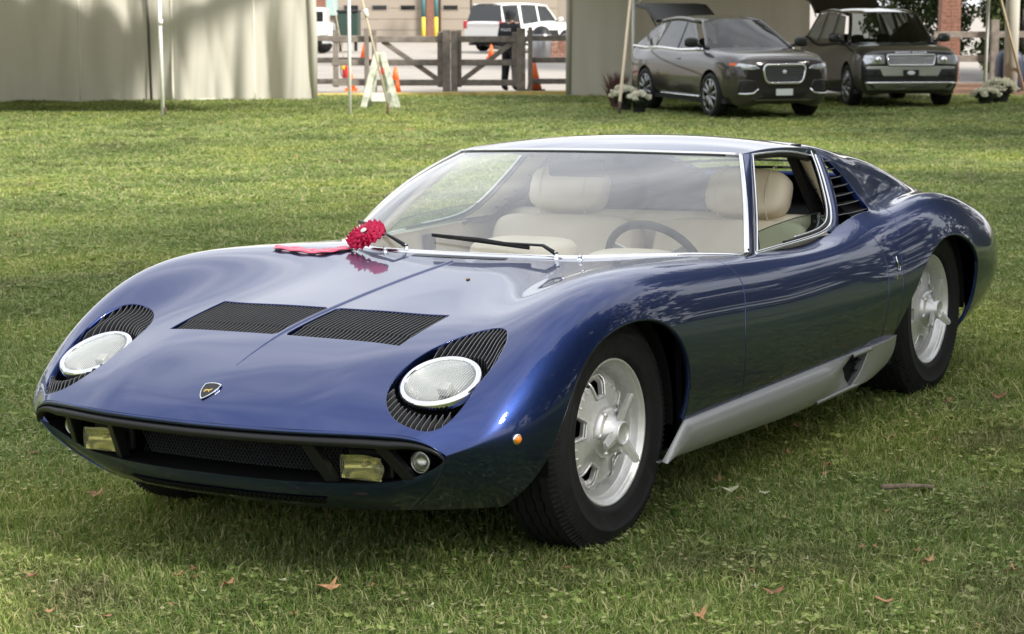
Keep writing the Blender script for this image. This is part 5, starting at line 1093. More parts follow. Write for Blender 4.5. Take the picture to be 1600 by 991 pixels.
        for i in range(len(cuts)):
            xa, xb2, xc, xd = cuts[i]; nx_ = cuts[i+1][0] if i+1 < len(cuts) else S['dpillar'][0]; nt_ = cuts[i+1][2] if i+1 < len(cuts) else S['dpillar'][1]
            pts = [(xb2, belt(xb2)-0.02), (nx_, belt(nx_)-0.02), (nt_, zsr(nt_)), (xd, zsr(xd))]; make('door_pillar' if i+1 < len(cuts) else 'rear_pillar', [(x, sy(x, z)+s*0.002, z) for x, z in pts]+[(x, sy(x, z)-s*0.03, z) for x, z in pts], [(0, 1, 2, 3)[::s], (7, 6, 5, 4)[::s], (0, 4, 5, 1), (2, 6, 7, 3), (1, 5, 6, 2), (3, 7, 4, 0)], S['pillar'] if i+1 < len(cuts) else S['paint'], root, smooth=False)
        bl = [(x, s*(abs(sy(x, belt(x)))+0.004), belt(x)+0.01) for x in np.linspace(xb-0.06, S['dpillar'][0], 12)]; MB().tube(bl, 0.028, 8).build('belt_moulding', S['belt'], root)
        mpx = xb-0.12; mz = belt(mpx)+0.13; mo_ = MB().ell((mpx, s*(yb+0.19), mz), (0.06, 0.125, 0.085), 18, 10, 0.7).build('door_mirror', S['mirror'], root); MB().tube([(mpx, s*(yb-0.02), mz-0.08), (mpx, s*(yb+0.12), mz-0.03)], 0.03, 8).build('mirror_arm', 'plastic_black', mo_)
        for xw in (wb, -wb):
            yw_ = s*(hw-0.02); r_ = S['r']; wl = MB().lathe([(r_*0.70, -0.01), (r_*0.74, 0.0), (r_*0.80, 0.012), (r_*0.93, 0.008), (r_, -0.03), (r_, -0.20), (r_*0.9, -0.23), (r_*0.6, -0.23)], 40, 'y', (0, 0, 0)); wl.V = [(x+xw, y*s+yw_, z+r_) for x, y, z in wl.V]; wl.F = [f[::s] for f in wl.F]
            wo_ = wl.build('wheel', 'rubber', root); sp = MB()
            for k in range(10):
                a = 2*PI*(k//2)/5+(0.16 if k % 2 else -0.16); a2 = 2*PI*(k//2)/5+(0.26 if k % 2 else -0.26); sp.tube([(xw+r_*0.12*math.cos(a), yw_-s*0.01, r_+r_*0.12*math.sin(a)), (xw+r_*0.68*math.cos(a2), yw_-s*0.015, r_+r_*0.68*math.sin(a2))], [0.035, 0.028], 6)
            sp.tube([(xw+r_*0.70*math.cos(a), yw_-s*0.012, r_+r_*0.70*math.sin(a)) for a in np.linspace(0, 2*PI, 37)], 0.018, 6, cap=False); sp.build('rim', 'wheel_grey', wo_); hb_ = MB().lathe([(0.0005, 0.0), (0.05, 0.0), (0.06, -0.03)], 16, 'y'); hb_.V = [(x+xw, y*s+yw_, z+r_) for x, y, z in hb_.V]; hb_.build('hub', 'wheel_grey', wo_)
            bk_ = MB().lathe([(r_*0.70, -0.08), (0.001, -0.08)], 24, 'y'); bk_.V = [(x+xw, y*s+yw_, z+r_) for x, y, z in bk_.V]; bk_.build('brake', 'plastic_black', wo_)
    # inside: floor, dash, seats, dark wells
    ins = MB(); ins.box((x0+0.25, -hw+0.12, 0.35), (xb-0.02, hw-0.12, 0.45)); ins.box((xb-0.30, -yb+0.10, 0.5), (xb+0.05, yb-0.10, zt0-0.10)); ins.box((x0+0.3, -hw+0.06, 0.26), (x1-0.35, hw-0.06, 0.34))
    for s in (1, -1): ins.box((x0+0.2, min(s*(hw-0.12), s*(hw-0.06)), 0.4), (xb, max(s*(hw-0.12), s*(hw-0.06)), 0.85)); 
    for xw in (wb, -wb): ins.box((xw-0.5, -hw+0.26, 0.3), (xw+0.5, hw-0.26, 0.82))
    ins.build('interior', 'seat_black', root, smooth=False)
    for xs in (xb-0.95, xb-1.85):
        for s in (1, -1):
            se = MB(); se.ell((xs, s*0.38, 0.85), (0.10, 0.25, 0.33), 14, 8, 0.5); se.build('seat', 'seat_black', root); MB().ell((xs-0.05, s*0.38, 1.24), (0.06, 0.13, 0.09), 12, 8, 0.6).build('headrest', 'seat_black', root)
    if not facing_away:
        # raised tailgate
        zt_ = zsr(xr) if False else float(rz(xr))-0.02; tg = [(xr+0.05, zt_), (xr-0.55, zt_+0.28), (xr-1.05, zt_+0.30), (xr-1.12, zt_+0.24), (xr-0.60, zt_+0.18), (xr-0.05, zt_-0.06)]
        MB().prism(tg, -yr-0.02, yr+0.02, 'y').build('tailgate', 'plastic_black', root, smooth=False, bevel=0.02)
        for s in (1, -1): MB().tube([(xr-0.12, s*(yr-0.02), zt_-0.12), (xr-0.75, s*(yr-0.06), zt_+0.22)], 0.014, 6).build('gas_strut', 'plastic_black', root)
    return root, xn, yside, G, tw
def front_patch(root, name, poly, xn, m, out=0.012, th=0.03, parent=None):
    """A plate bounded by a (y, z) outline that follows the nose."""
    P = []
    for (y0, z0), (y1, z1) in zip(poly, poly[1:]+poly[:1]):
        m_ = max(1, int(math.hypot(y1-y0, z1-z0)/0.06)); P += [(y0+(y1-y0)*i/m_, z0+(z1-z0)*i/m_) for i in range(m_)]
    k = len(P); cy = sum(q[0] for q in P)/k; cz = sum(q[1] for q in P)/k; V = [(xn(y, z)+out-th, y, z) for y, z in P]; F = []
    rings = [1.0, 0.97, 0.75, 0.5, 0.25]
    for j, f in enumerate(rings): V += [(xn(cy+(y-cy)*f, cz+(z-cz)*f)+out+(0 if j == 0 else 0.002), cy+(y-cy)*f, cz+(z-cz)*f) for y, z in P]
    c = len(V); V.append((xn(cy, cz)+out+0.002, cy, cz))
    for j in range(len(rings)): F += [(j*k+i, j*k+(i+1) % k, (j+1)*k+(i+1) % k, (j+1)*k+i) for i in range(k)]
    F += [(len(rings)*k+i, len(rings)*k+(i+1) % k, c) for i in range(k)]
    o = make(name, V, F, m, parent or root, smooth=True, sharp=40); return o
def rrect(y0, y1, z0, z1, r, n=5, tp=0.0):
    out = []
    for cy, cz, a0 in ((y1-r, z1-r, 0), (y0+r, z1-r, 90), (y0+r, z0+r, 180), (y1-r, z0+r, 270)):
        for i in range(n+1): a = R(a0+90*i/n); y_, z_ = cy+r*math.cos(a), cz+r*math.sin(a); f = (z_-z0)/(z1-z0); out.append((y_*(1-tp*(1-f)) if True else y_, z_))
    return out

cross = dict(w=1.95, wb=2.874, r=0.385, nose=2.345, tail=-2.38, top=[(2.345, 0.92), (2.31, 0.995), (2.22, 1.045), (2.0, 1.09), (1.5, 1.15), (0.95, 1.185), (0, 1.165), (-1.2, 1.19), (-2.0, 1.20), (-2.3, 1.11), (-2.38, 0.98)],
    half=[(2.345, 0.70), (2.315, 0.775), (2.24, 0.85), (2.05, 0.915), (1.5, 0.965), (0.5, 0.962), (-1.4, 0.972), (-2.0, 0.94), (-2.3, 0.86), (-2.38, 0.80)], bot=[(2.345, 0.40), (2.28, 0.30), (2.1, 0.25), (1, 0.25), (-1.8, 0.26), (-2.3, 0.38), (-2.38, 0.48)],
    cabin=(0.98, 0.22, -1.70, -2.20, 0.86, 0.60), roof_z=(1.665, 1.725, 1.655), cuts=[(0.74, -0.15, 0.12, -0.22), (-0.21, -1.15, -0.28, -1.05), (-1.21, -1.72, -1.11, -1.48)], dpillar=(-2.2, -1.70), paint='bronze_paint', pillar='plastic_black', belt='chrome', mirror='plastic_black')
fa_, fb_ = gp(1116, 184); ra_, rb2 = gp(1030, 166)
hd_ = math.atan2(-2.72, 0.93); cen = np.array([fa_, fb_])-np.array([math.cos(hd_), math.sin(hd_)])*1.437-np.array([-math.sin(hd_), math.cos(hd_)])*(-0.86)
jg, xn, ys, Gj, twj = suv(cross, 'parked_crossover', 'dark brown metallic crossover parked with its tailgate raised under the tent', LP(cen[0], cen[1], 0), hd_)
gr = rrect(-0.40, 0.40, 0.61, 0.915, 0.10, 5, 0.14); front_patch(jg, 'grille_back', gr, xn, 'plastic_black', 0.010)
MB().tube([(xn(y, z)+0.018, y, z) for y, z in gr+gr[:1]], 0.020, 8, cap=False).build('grille_frame', 'chrome', jg)
gmx = MB()
for iz in range(8):
    for iy in range(-11, 12):
        y = iy*0.032+(0.016 if iz % 2 else 0); z = 0.640+iz*0.036
        if abs(y) < 0.35-0.10*(0.915-z)/0.30*0.4: gmx.ell((xn(y, z)+0.018, y, z), (0.006, 0.009, 0.012), 6, 4)
gm_ = gmx.build('grille_studs', 'wheel_grey', jg); gm_['kind'] = 'stuff'
MB().lathe([(0.0005, 0.03), (0.03, 0.028), (0.035, 0.0)], 20, 'x', (xn(0, 0.80)+0.012, 0, 0.80)).build('round_emblem', 'plate_white', jg)
for s in (1, -1):
    front_patch(jg, 'headlamp', [(s*y, z) for y, z in [(0.45, 0.855), (0.60, 0.835), (0.76, 0.845), (0.85, 0.90), (0.80, 0.945), (0.66, 0.93), (0.52, 0.905)]][::s], xn, 'headlamp_clear', 0.012)
    front_patch(jg, 'turn_signal', [(s*y, z) for y, z in [(0.85, 0.90), (0.89, 0.905), (0.88, 0.95), (0.82, 0.945)]][::s], xn, 'cone_orange', 0.012)
    front_patch(jg, 'side_intake', [(s*y, z) for y, z in [(0.50, 0.52), (0.56, 0.46), (0.80, 0.46), (0.80, 0.64), (0.56, 0.64)]][::s], xn, 'plastic_black', 0.008)
    MB().tube([(xn(s*y, z)+0.018, s*y, z) for y, z in [(0.48, 0.52), (0.56, 0.445), (0.68, 0.435), (0.81, 0.44)]], 0.017, 8).build('intake_trim', 'chrome', jg)
    MB().tube([(xn(s*y, z)+0.012, s*y, z) for y, z in [(0.48, 0.53), (0.55, 0.65), (0.68, 0.66), (0.81, 0.65), (0.815, 0.45)]], 0.012, 8).build('intake_rim', 'bronze_paint', jg)
    MB().tube([(x, s*(ys(x, 0.36)+0.012), 0.345) for x in np.linspace(0.95, -0.95, 10)], 0.016, 6).build('door_trim', 'chrome', jg)
    MB().box((0.15, s*(ys(0.1, 0.98))-0.02, 0.965), (-0.02, s*(ys(0.1, 0.98))+0.025, 0.99)).build('door_handle', 'bronze_paint', jg, smooth=False, bevel=0.008)
front_patch(jg, 'lower_intake', [(-0.44, 0.47), (-0.36, 0.37), (0.36, 0.37), (0.44, 0.47)][::-1], xn, 'plastic_black', 0.008); front_patch(jg, 'skid_plate', [(-0.60, 0.345), (-0.52, 0.315), (0.52, 0.315), (0.60, 0.345)][::-1], xn, 'wheel_grey', 0.02)
MB().box((xn(0, 0.46)+0.02, -0.155, 0.405), (xn(0, 0.46)+0.035, 0.155, 0.515)).build('number_plate', 'plate_white', jg, smooth=False, bevel=0.005)

rover = dict(w=1.99, wb=2.92, r=0.40, nose=2.36, tail=-2.55, top=[(2.36, 0.93), (2.345, 1.0), (2.29, 1.075), (2.1, 1.125), (1.6, 1.165), (0.95, 1.20), (0, 1.19), (-1.5, 1.20), (-2.4, 1.20), (-2.55, 1.1)],
    half=[(2.36, 0.84), (2.34, 0.885), (2.26, 0.93), (2.0, 0.965), (1.5, 0.985), (-1.5, 0.985), (-2.3, 0.95), (-2.5, 0.88), (-2.55, 0.82)], bot=[(2.36, 0.42), (2.30, 0.33), (2.1, 0.28), (1, 0.28), (-1.8, 0.30), (-2.4, 0.42), (-2.55, 0.5)],
    cabin=(1.02, 0.38, -2.10, -2.42, 0.88, 0.68), roof_z=(1.775, 1.835, 1.80), cuts=[(0.80, -0.20, 0.28, -0.22), (-0.27, -1.20, -0.29, -1.18), (-1.27, -2.15, -1.25, -2.02)], dpillar=(-2.42, -2.10), paint='grey_paint', pillar='plastic_black', belt='plastic_black', mirror='grey_paint')
va, vb = gp(1402, 166.5); hr_ = R(-90+6); cen = np.array([va, vb])-np.array([math.cos(hr_), math.sin(hr_)])*1.55
rv, xn, ys, Gr, twr = suv(rover, 'parked_suv', 'boxy dark grey SUV with silver mesh grille parked beside the brown crossover', LP(cen[0], cen[1], 0), hr_)
gr = rrect(-0.46, 0.46, 0.80, 0.99, 0.04, 4, 0.06); front_patch(rv, 'grille_back', gr, xn, 'plastic_black', 0.010); MB().tube([(xn(y, z)+0.016, y, z) for y, z in gr+gr[:1]], 0.016, 8, cap=False).build('grille_frame', 'chrome', rv)
gmx = MB()
for iz in range(6):
    for iy in range(-11, 12):
        y = iy*0.041+(0.02 if iz % 2 else 0); z = 0.818+iz*0.031
        if abs(y) < 0.44: gmx.ell((xn(y, z)+0.018, y, z), (0.006, 0.020, 0.011), 6, 4)
gm_ = gmx.build('grille_studs', 'chrome', rv); gm_['kind'] = 'stuff'
front_patch(rv, 'silver_fascia', [(-0.84, 0.60), (-0.84, 0.78), (0.84, 0.78), (0.84, 0.60)][::-1], xn, 'silver_fascia', 0.004, 0.02)
for s in (1, -1):
    front_patch(rv, 'headlamp', [(s*y, z) for y, z in [(0.50, 0.83), (0.86, 0.815), (0.90, 0.90), (0.87, 0.985), (0.50, 0.985)]][::s], xn, 'headlamp_clear', 0.012); MB().lathe([(0.0005, 0.02), (0.055, 0.015), (0.06, 0)], 18, 'x', (xn(s*0.62, 0.90)+0.014, s*0.62, 0.90)).build('projector', 'chrome', rv)
    front_patch(rv, 'corner_intake', [(s*y, z) for y, z in [(0.52, 0.60), (0.88, 0.60), (0.90, 0.73), (0.58, 0.73)]][::s], xn, 'plastic_black', 0.012)
    for z in (0.635, 0.665, 0.695): MB().tube([(xn(s*y, z)+0.02, s*y, z) for y in (0.58, 0.72, 0.86)], 0.008, 6).build('intake_blade', 'grey_paint', rv)
    MB().box((0.12, s*(ys(0.1, 1.05))-0.02, 1.02), (-0.06, s*(ys(0.1, 1.05))+0.02, 1.05)).build('door_handle', 'grey_paint', rv, smooth=False, bevel=0.008)
front_patch(rv, 'lower_intake', [(-0.80, 0.50), (-0.80, 0.60), (0.80, 0.60), (0.80, 0.50)][::-1], xn, 'plastic_black', 0.006); MB().tube([(xn(y, 0.475)+0.02, y, 0.475) for y in np.linspace(-0.86, 0.86, 15)], 0.022, 8).build('bumper_strip', 'chrome', rv)
front_patch(rv, 'bumper_skirt', [(-0.80, 0.34), (-0.86, 0.45), (0.86, 0.45), (0.80, 0.34)][::-1], xn, 'wheel_grey', 0.006); pb = MB().box((xn(0, 0.66)+0.02, -0.15, 0.605), (xn(0, 0.66)+0.035, 0.15, 0.715)).build('number_plate', 'plastic_black', rv, smooth=False, bevel=0.005)
MB().ell((xn(0, 0.66)+0.038, 0, 0.66), (0.004, 0.075, 0.04), 16, 8).build('plate_oval', 'plate_white', pb)
text_mesh('bonnet_lettering', 'RANGE ROVER', 0.062, 'chrome', rv, frame_of((xn(0, 1.03)+0.012, 0, 1.032), (0.8, 0, 0.6), (0, 1, 0)), 0.003, 1.55)

# white SUV beyond the gate, seen from behind, and a white pickup nose with a dark bin at the left
wsp = dict(w=2.03, wb=3.1, r=0.40, nose=2.55, tail=-2.70, top=[(2.55, 0.95), (2.45, 1.05), (2.0, 1.13), (1.0, 1.20), (0, 1.20), (-2.4, 1.22), (-2.65, 1.20), (-2.70, 1.15)], half=[(2.55, 0.80), (2.4, 0.92), (2.0, 0.99), (-2.2, 1.0), (-2.6, 0.97), (-2.70, 0.93)], bot=[(2.55, 0.4), (2.2, 0.32), (-2.3, 0.36), (-2.70, 0.48)],
    cabin=(1.15, 0.55, -2.42, -2.62, 0.90, 0.74), roof_z=(1.86, 1.93, 1.90), cuts=[(0.95, -0.10, 0.45, -0.12), (-0.20, -1.25, -0.22, -1.22), (-1.40, -2.45, -1.40, -2.38)], dpillar=(-2.6, -2.42), paint='white_paint', pillar='white_paint', belt='white_paint', mirror='white_paint')
xa, xb_ = gp(757, 82); hw_ = math.atan2(0.80, 0.60); cen = np.array([xa, xb_])+np.array([math.cos(hw_), math.sin(hw_)])*2.6+np.array([0, 0.3])
wv, xn, ys, Gw, tww = suv(wsp, 'parked_suv', 'white SUV seen from behind on the driveway beyond the gate', LP(cen[0], cen[1], 0), hw_, True)
MB().add([(-2.64, -0.84, 1.21), (-2.64, 0.84, 1.21), (-2.46, 0.70, 1.84), (-2.46, -0.70, 1.84)], [(0, 3, 2, 1)]).build('rear_window', 'dark_glass', wv, smooth=False)
for s in (1, -1): MB().box((-2.72, min(s*0.80, s*0.96), 0.92), (-2.55, max(s*0.80, s*0.985), 1.22)).build('tail_lamp', 'tail_red', wv, smooth=False, bevel=0.02)
MB().box((-2.735, -0.80, 1.04), (-2.69, 0.80, 1.07)).build('tailgate_strip', 'chrome', wv, smooth=False); MB().box((-2.76, -0.88, 0.45), (-2.6, 0.88, 0.62)).build('bumper', 'wheel_grey', wv, smooth=False, bevel=0.03)
pka, pkb = gp(520, 82); psp = dict(wsp); psp['nose'] = 2.7
pv = empty('white_van', LP(pka-1.2, pkb+1, 0), label='white van nose showing at the tent edge above the extinguisher', cat='van'); KK = pkb/FPX
def bx2(par, a0, a1, h0, h1, d0, d1, m, name, bev=0.03): return child(make(name, [LP(a, d, h) for h in (h0, h1) for a, d in ((a0, d0), (a1, d0), (a1, d1), (a0, d1))], [(0, 3, 2, 1), (4, 5, 6, 7), (0, 1, 5, 4), (1, 2, 6, 5), (2, 3, 7, 6), (3, 0, 4, 7)], m, smooth=False, bevel=bev), par)
def kx(px): return (px-800)*KK
bx2(pv, kx(450), kx(512), 0.45, 1.75, pkb, pkb+2, 'white_paint', 'body', 0.12); bx2(pv, kx(512)-0.02, kx(521), 0.5, 1.15, pkb, pkb+2, 'white_paint', 'bonnet', 0.15); bx2(pv, kx(470), kx(508), 1.2, 1.6, pkb-0.02, pkb+0.02, 'dark_glass', 'side_window', 0.02); bx2(pv, kx(505), kx(522), 0.32, 0.50, pkb-0.05, pkb+1.9, 'plate_white', 'bumper', 0.03)
child(MB().tube([LP(kx(507), pkb-0.05, 0.33), LP(kx(507), pkb+0.25, 0.33)], 0.36, 20).build('wheel', 'rubber'), pv)
bn = empty('dumpster', LP(kx(540), pkb+3, 0), label='dark green dumpster beside the white van', cat='dumpster'); bx2(bn, kx(523), kx(556), 0.35, 1.55, pkb+2, pkb+3.6, 'bin_green', 'body', 0.05); bx2(bn, kx(522), kx(557), 1.55, 1.65, pkb+1.95, pkb+3.65, 'plastic_black', 'lid', 0.03); bx2(bn, kx(525), kx(530), 0, 0.35, pkb+2.1, pkb+2.3, 'plastic_black', 'leg', 0.0); bx2(bn, kx(549), kx(554), 0, 0.35, pkb+2.1, pkb+2.3, 'plastic_black', 'leg', 0.0)
da, dbb = gp(846, 92); dr = empty('litter_bin', LP(da, dbb, 0), label='grey litter bin with domed black lid behind the fence right of the person', cat='bin'); Mb_ = BGM(LP(da, dbb, -0.05))
child(place(MB().lathe([(0.30, 0.05), (0.34, 0.3), (0.36, 0.85), (0.33, 0.9)], 20, 'z'), Mb_).build('drum', 'stake_iron' if False else 'wheel_grey'), dr); child(place(MB().lathe([(0.33, 0.9), (0.26, 1.08), (0.15, 1.17), (0.001, 1.2)], 20, 'z'), Mb_).build('lid', 'plastic_black'), dr)
wl_ = empty('brick_wall', LP(4, 62, 0), label='low brick wall behind the fence beside the right tent', cat='wall'); wa, wb_ = gp(853, 90)
for r_ in range(9):
    for c_ in range(9):
        o = bx2(wl_, wa+c_*0.24+(0.12 if r_ % 2 else 0), wa+c_*0.24+(0.12 if r_ % 2 else 0)+0.225, r_*0.085-0.05, r_*0.085+0.025, wb_, wb_+0.2, 'brick_red', 'brick', 0.0)

# --- the person by the gate
pa, pb2 = gp(797, 146.5); pb2 = 47.7; pa = (797-800)/FPX*pb2; M = BGM(LP(pa, pb2, -0.03), R(-25))
J = {'pel': (0, 0, 0.98), 'wai': (0, 0, 1.15), 'che': (0, 0.01, 1.36), 'nec': (0, 0.0, 1.53), 'hb': (0.0, -0.02, 1.60), 'ht': (0.0, -0.02, 1.72), 'sl': (-0.20, 0, 1.46), 'el': (-0.25, 0.02, 1.18), 'wl': (-0.22, -0.10, 0.95), 'fl': (-0.21, -0.13, 0.86), 'sr': (0.20, 0, 1.46), 'er': (0.26, 0.02, 1.18), 'wr': (0.22, -0.10, 0.95), 'fr': (0.21, -0.13, 0.86), 'hl': (-0.10, 0, 0.92), 'kl': (-0.13, -0.02, 0.50), 'al': (-0.15, 0.02, 0.09), 'tl': (-0.16, -0.14, 0.04), 'hr': (0.10, 0, 0.92), 'kr': (0.13, -0.01, 0.50), 'ar': (0.15, 0.02, 0.09), 'tr': (0.17, -0.14, 0.04)}
rad = {'pel': (0.20, 0.15), 'wai': (0.20, 0.15), 'che': (0.215, 0.15), 'nec': (0.062, 0.062), 'hb': (0.078, 0.09), 'ht': (0.082, 0.095), 'sl': (0.105,)*2, 'sr': (0.105,)*2, 'el': (0.075,)*2, 'er': (0.075,)*2, 'wl': (0.04,)*2, 'wr': (0.04,)*2, 'fl': (0.035, 0.045), 'fr': (0.035, 0.045), 'hl': (0.125,)*2, 'hr': (0.125,)*2, 'kl': (0.095,)*2, 'kr': (0.095,)*2, 'al': (0.075,)*2, 'ar': (0.075,)*2, 'tl': (0.045, 0.04), 'tr': (0.045, 0.04)}
ED = [('pel', 'wai'), ('wai', 'che'), ('che', 'nec'), ('nec', 'hb'), ('hb', 'ht'), ('che', 'sl'), ('sl', 'el'), ('el', 'wl'), ('wl', 'fl'), ('che', 'sr'), ('sr', 'er'), ('er', 'wr'), ('wr', 'fr'), ('pel', 'hl'), ('hl', 'kl'), ('kl', 'al'), ('al', 'tl'), ('pel', 'hr'), ('hr', 'kr'), ('kr', 'ar'), ('ar', 'tr')]
ks = list(J); me = bpy.data.meshes.new('person'); me.from_pydata([J[k] for k in ks], [(ks.index(a), ks.index(b)) for a, b in ED], []); tmp = bpy.data.objects.new('person_skeleton', me); COL.objects.link(tmp)
tmp.modifiers.new('skin', 'SKIN'); sub = tmp.modifiers.new('sub', 'SUBSURF'); sub.levels = 2
for i, k in enumerate(ks): me.skin_vertices[0].data[i].radius = rad[k]; me.skin_vertices[0].data[i].use_root = (k == 'pel')
dg = bpy.context.evaluated_depsgraph_get(); pm = bpy.data.meshes.new_from_object(tmp.evaluated_get(dg)); bpy.data.objects.remove(tmp)
po = bpy.data.objects.new('person', pm); COL.objects.link(po); po.matrix_world = M; pm.materials.clear()
for m_ in ('uniform', 'skin', 'pot_black'): pm.materials.append(MATS[m_])
for f in pm.polygons:
    f.use_smooth = True; c = f.center; f.material_index = 1 if (c.z > 1.52 or (abs(c.x) > 0.17 and 0.7 < c.z < 0.93)) else (2 if c.z < 0.10 else 0)
tag(po, 'person in dark uniform and cap standing behind the gate, back turned', 'person')
cap = MB().lathe([(0.115, 1.69), (0.118, 1.73), (0.10, 1.79), (0.05, 1.815), (0.001, 1.82)], 20, 'z', (0, -0.02, 0)); cap.prism([(-0.09, -0.10), (0.09, -0.10), (0.07, -0.20), (-0.07, -0.20)], 1.690, 1.702, 'z'); cap.build('cap', 'uniform', po)
MB().lathe([(0.104, 1.60), (0.108, 1.66), (0.112, 1.70)], 20, 'z', (0, -0.005, 0)).build('hair', 'pot_black', po)
po.matrix_world = BGM(LP(pa, pb2, -0.03), R(-35)) @ Matrix.Rotation(PI, 4, 'Z'); text_mesh('jacket_lettering', 'POLICE', 0.085, 'plate_white', po, frame_of((0.0, 0.172, 1.37), (0, 1, 0.05), (-1, 0, 0)), 0.002)

# --- flower pots, shrubs, reflected tree belt
def mum(px, py, w, h, lab, seed):
    a, b = gp(px, py); r = np.random.default_rng(seed); o = empty('chrysanthemum_pot', LP(a, b, 0), label=lab, cat='potted plant', group='white flower pots'); M = BGM(LP(a, b, 0)); ph = h*0.42
    child(place(MB().lathe([(w*0.20, 0.0), (w*0.24, ph), (w*0.26, ph), (w*0.23, ph*0.96), (0.001, ph*0.9)], 20, 'z'), M).build('pot', 'pot_black'), o)
    cl = []; 
    for i in range(26): t = r.uniform(0, 2*PI); q = math.sqrt(r.uniform(0, 1)); cl.append(((q*math.cos(t)*w*0.42, q*math.sin(t)*w*0.42, ph+(h-ph)*(0.25+0.72*math.sqrt(max(0, 1-q*q)))-0.03), (w*0.11, w*0.11, w*0.07)))
    V, F = leaf_cloud(cl, 60, 0.022, r); child(make('blooms', [M @ Vector(v) for v in V], F, 'petal_mix', smooth=False), o)['kind'] = 'stuff'
    V, F = leaf_cloud([((0, 0, ph+0.03), (w*0.34, w*0.34, (h-ph)*0.5))], 500, 0.03, r); child(make('foliage', [M @ Vector(v) for v in V], F, 'leaf_dark', smooth=False), o)['kind'] = 'stuff'
mum(976, 174, 0.56, 0.50, 'white chrysanthemum pot at the tent pole, rear of the left pair', 1); mum(999, 178, 0.50, 0.42, 'white chrysanthemum pot beside the crossover, front of the left pair', 2)
mum(1563, 161, 0.72, 0.50, 'white chrysanthemum pot right of the SUV, taller rear one', 3); mum(1540, 163, 0.62, 0.33, 'white chrysanthemum pot right of the SUV, low front one', 4)
a, b = gp(966, 172); og = empty('ornamental_grass', LP(a, b+0.3, 0), label='dark purple ornamental grass behind the white flower pots', cat='plant'); V = []; F = []
for i in range(260):
    t = RNG.uniform(0, 2*PI); L_ = RNG.uniform(0.35, 0.62); sp = RNG.uniform(0.02, 0.30); k = len(V); q0 = np.array([a+RNG.normal()*0.05, b+0.3+RNG.normal()*0.05]); q1 = q0+np.array([math.cos(t), math.sin(t)])*sp; w = 0.008
    V += [LP(q0[0]-w, q0[1], 0.05), LP(q0[0]+w, q0[1], 0.05), LP((q0[0]+q1[0])/2+w, (q0[1]+q1[1])/2, L_*0.75), LP((q0[0]+q1[0])/2-w, (q0[1]+q1[1])/2, L_*0.75), LP(q1[0], q1[1], L_+0.1)]; F += [(k, k+1, k+2, k+3), (k+3, k+2, k+4)]
child(make('blades', V, F, 'plume_mix', smooth=False), og)['kind'] = 'stuff'
def shrub(a, b, w, h, lab, seed, lm='leaf_green', n=64):
    r = np.random.default_rng(seed); o = empty('shrub', LP(a, b, 0), label=lab, cat='shrub', group='shrubs behind the right tent'); cl = []
    for i in range(n): cl.append((LP(a+r.uniform(-0.5, 0.5)*w, b+r.uniform(-0.4, 0.4)*w*0.7, h*(0.12+0.84*r.uniform(0, 1)**0.8)), (w*0.16, w*0.16, h*0.10)))
    V, F = leaf_cloud(cl, 150, 0.075, r); child(make('crown', V, F, lm, smooth=False), o); tk = MB()
    for i in range(4): tk.tube([LP(a+r.uniform(-0.1, 0.1), b, 0), LP(a+r.uniform(-0.3, 0.3)*w, b+r.uniform(-0.2, 0.2)*w, h*0.7)], [0.05, 0.02], 6)
    child(tk.build('stems', 'weathered_wood'), o)
shrub(gp(1505, 110)[0]-0.1, 53.5, 2.0, 3.0, 'dark shrub beside the brick pier', 31); shrub(gp(1562, 110)[0], 54, 2.4, 3.2, 'dark shrub directly behind the right tent pole', 32); shrub(gp(1615, 110)[0]+0.4, 53, 2.6, 3.0, 'dark shrub cut by the right picture edge', 33, 'leaf_dark'); shrub(gp(1532, 110)[0], 55.5, 2.6, 3.4, 'dark shrub between the brick pier and the right tent pole', 35); shrub(gp(1590, 110)[0], 56, 2.6, 3.4, 'dark shrub behind the right tent guy rope', 36); shrub(gp(1405, 110)[0]+0.3, 60, 2.5, 3.4, 'light green shrub glimpsed over the boxy SUV roof', 34)
bp2 = empty('brick_pier', LP(gp(1477, 120)[0], 52.0, 0), label='red brick pier between the SUV and the dark shrubs', cat='pier'); pa_ = (1477-800)*52.5/FPX
for r_ in range(30):
    for c_ in range(2):
        x_0 = pa_-0.24+c_*0.24+(0.0 if r_ % 2 else 0.0); bx2(bp2, x_0+0.004, x_0+0.236, r_*0.085, r_*0.085+0.077, 52.3, 52.75, 'brick_red', 'brick', 0.0)
bx2(bp2, pa_-0.225, pa_+0.225, 0, 2.55, 52.32, 52.73, 'kerb_grey', 'mortar', 0.0)
bbx = empty('storage_box', LP(11.3, 47.5, 0), label='dark blue tarp-covered box behind the right flower pots', cat='box'); bxa = (1572-800)*47.5/FPX
child(place(MB().ell((0, 0, 0.42), (0.30, 0.3, 0.48), 20, 12, 0.55), BGM(LP(bxa, 47.5, 0))).build('cover', 'blue_bin'), bbx); child(place(MB().box((-0.28, -0.28, 0), (0.28, 0.28, 0.1)), BGM(LP(bxa, 47.5, 0))).build('base', 'plastic_black', smooth=False), bbx)
mat('twig_bark_big', (0.16, 0.12, 0.09), rough=0.95, noise=(6, 0.3), bump=(8, 0.5))
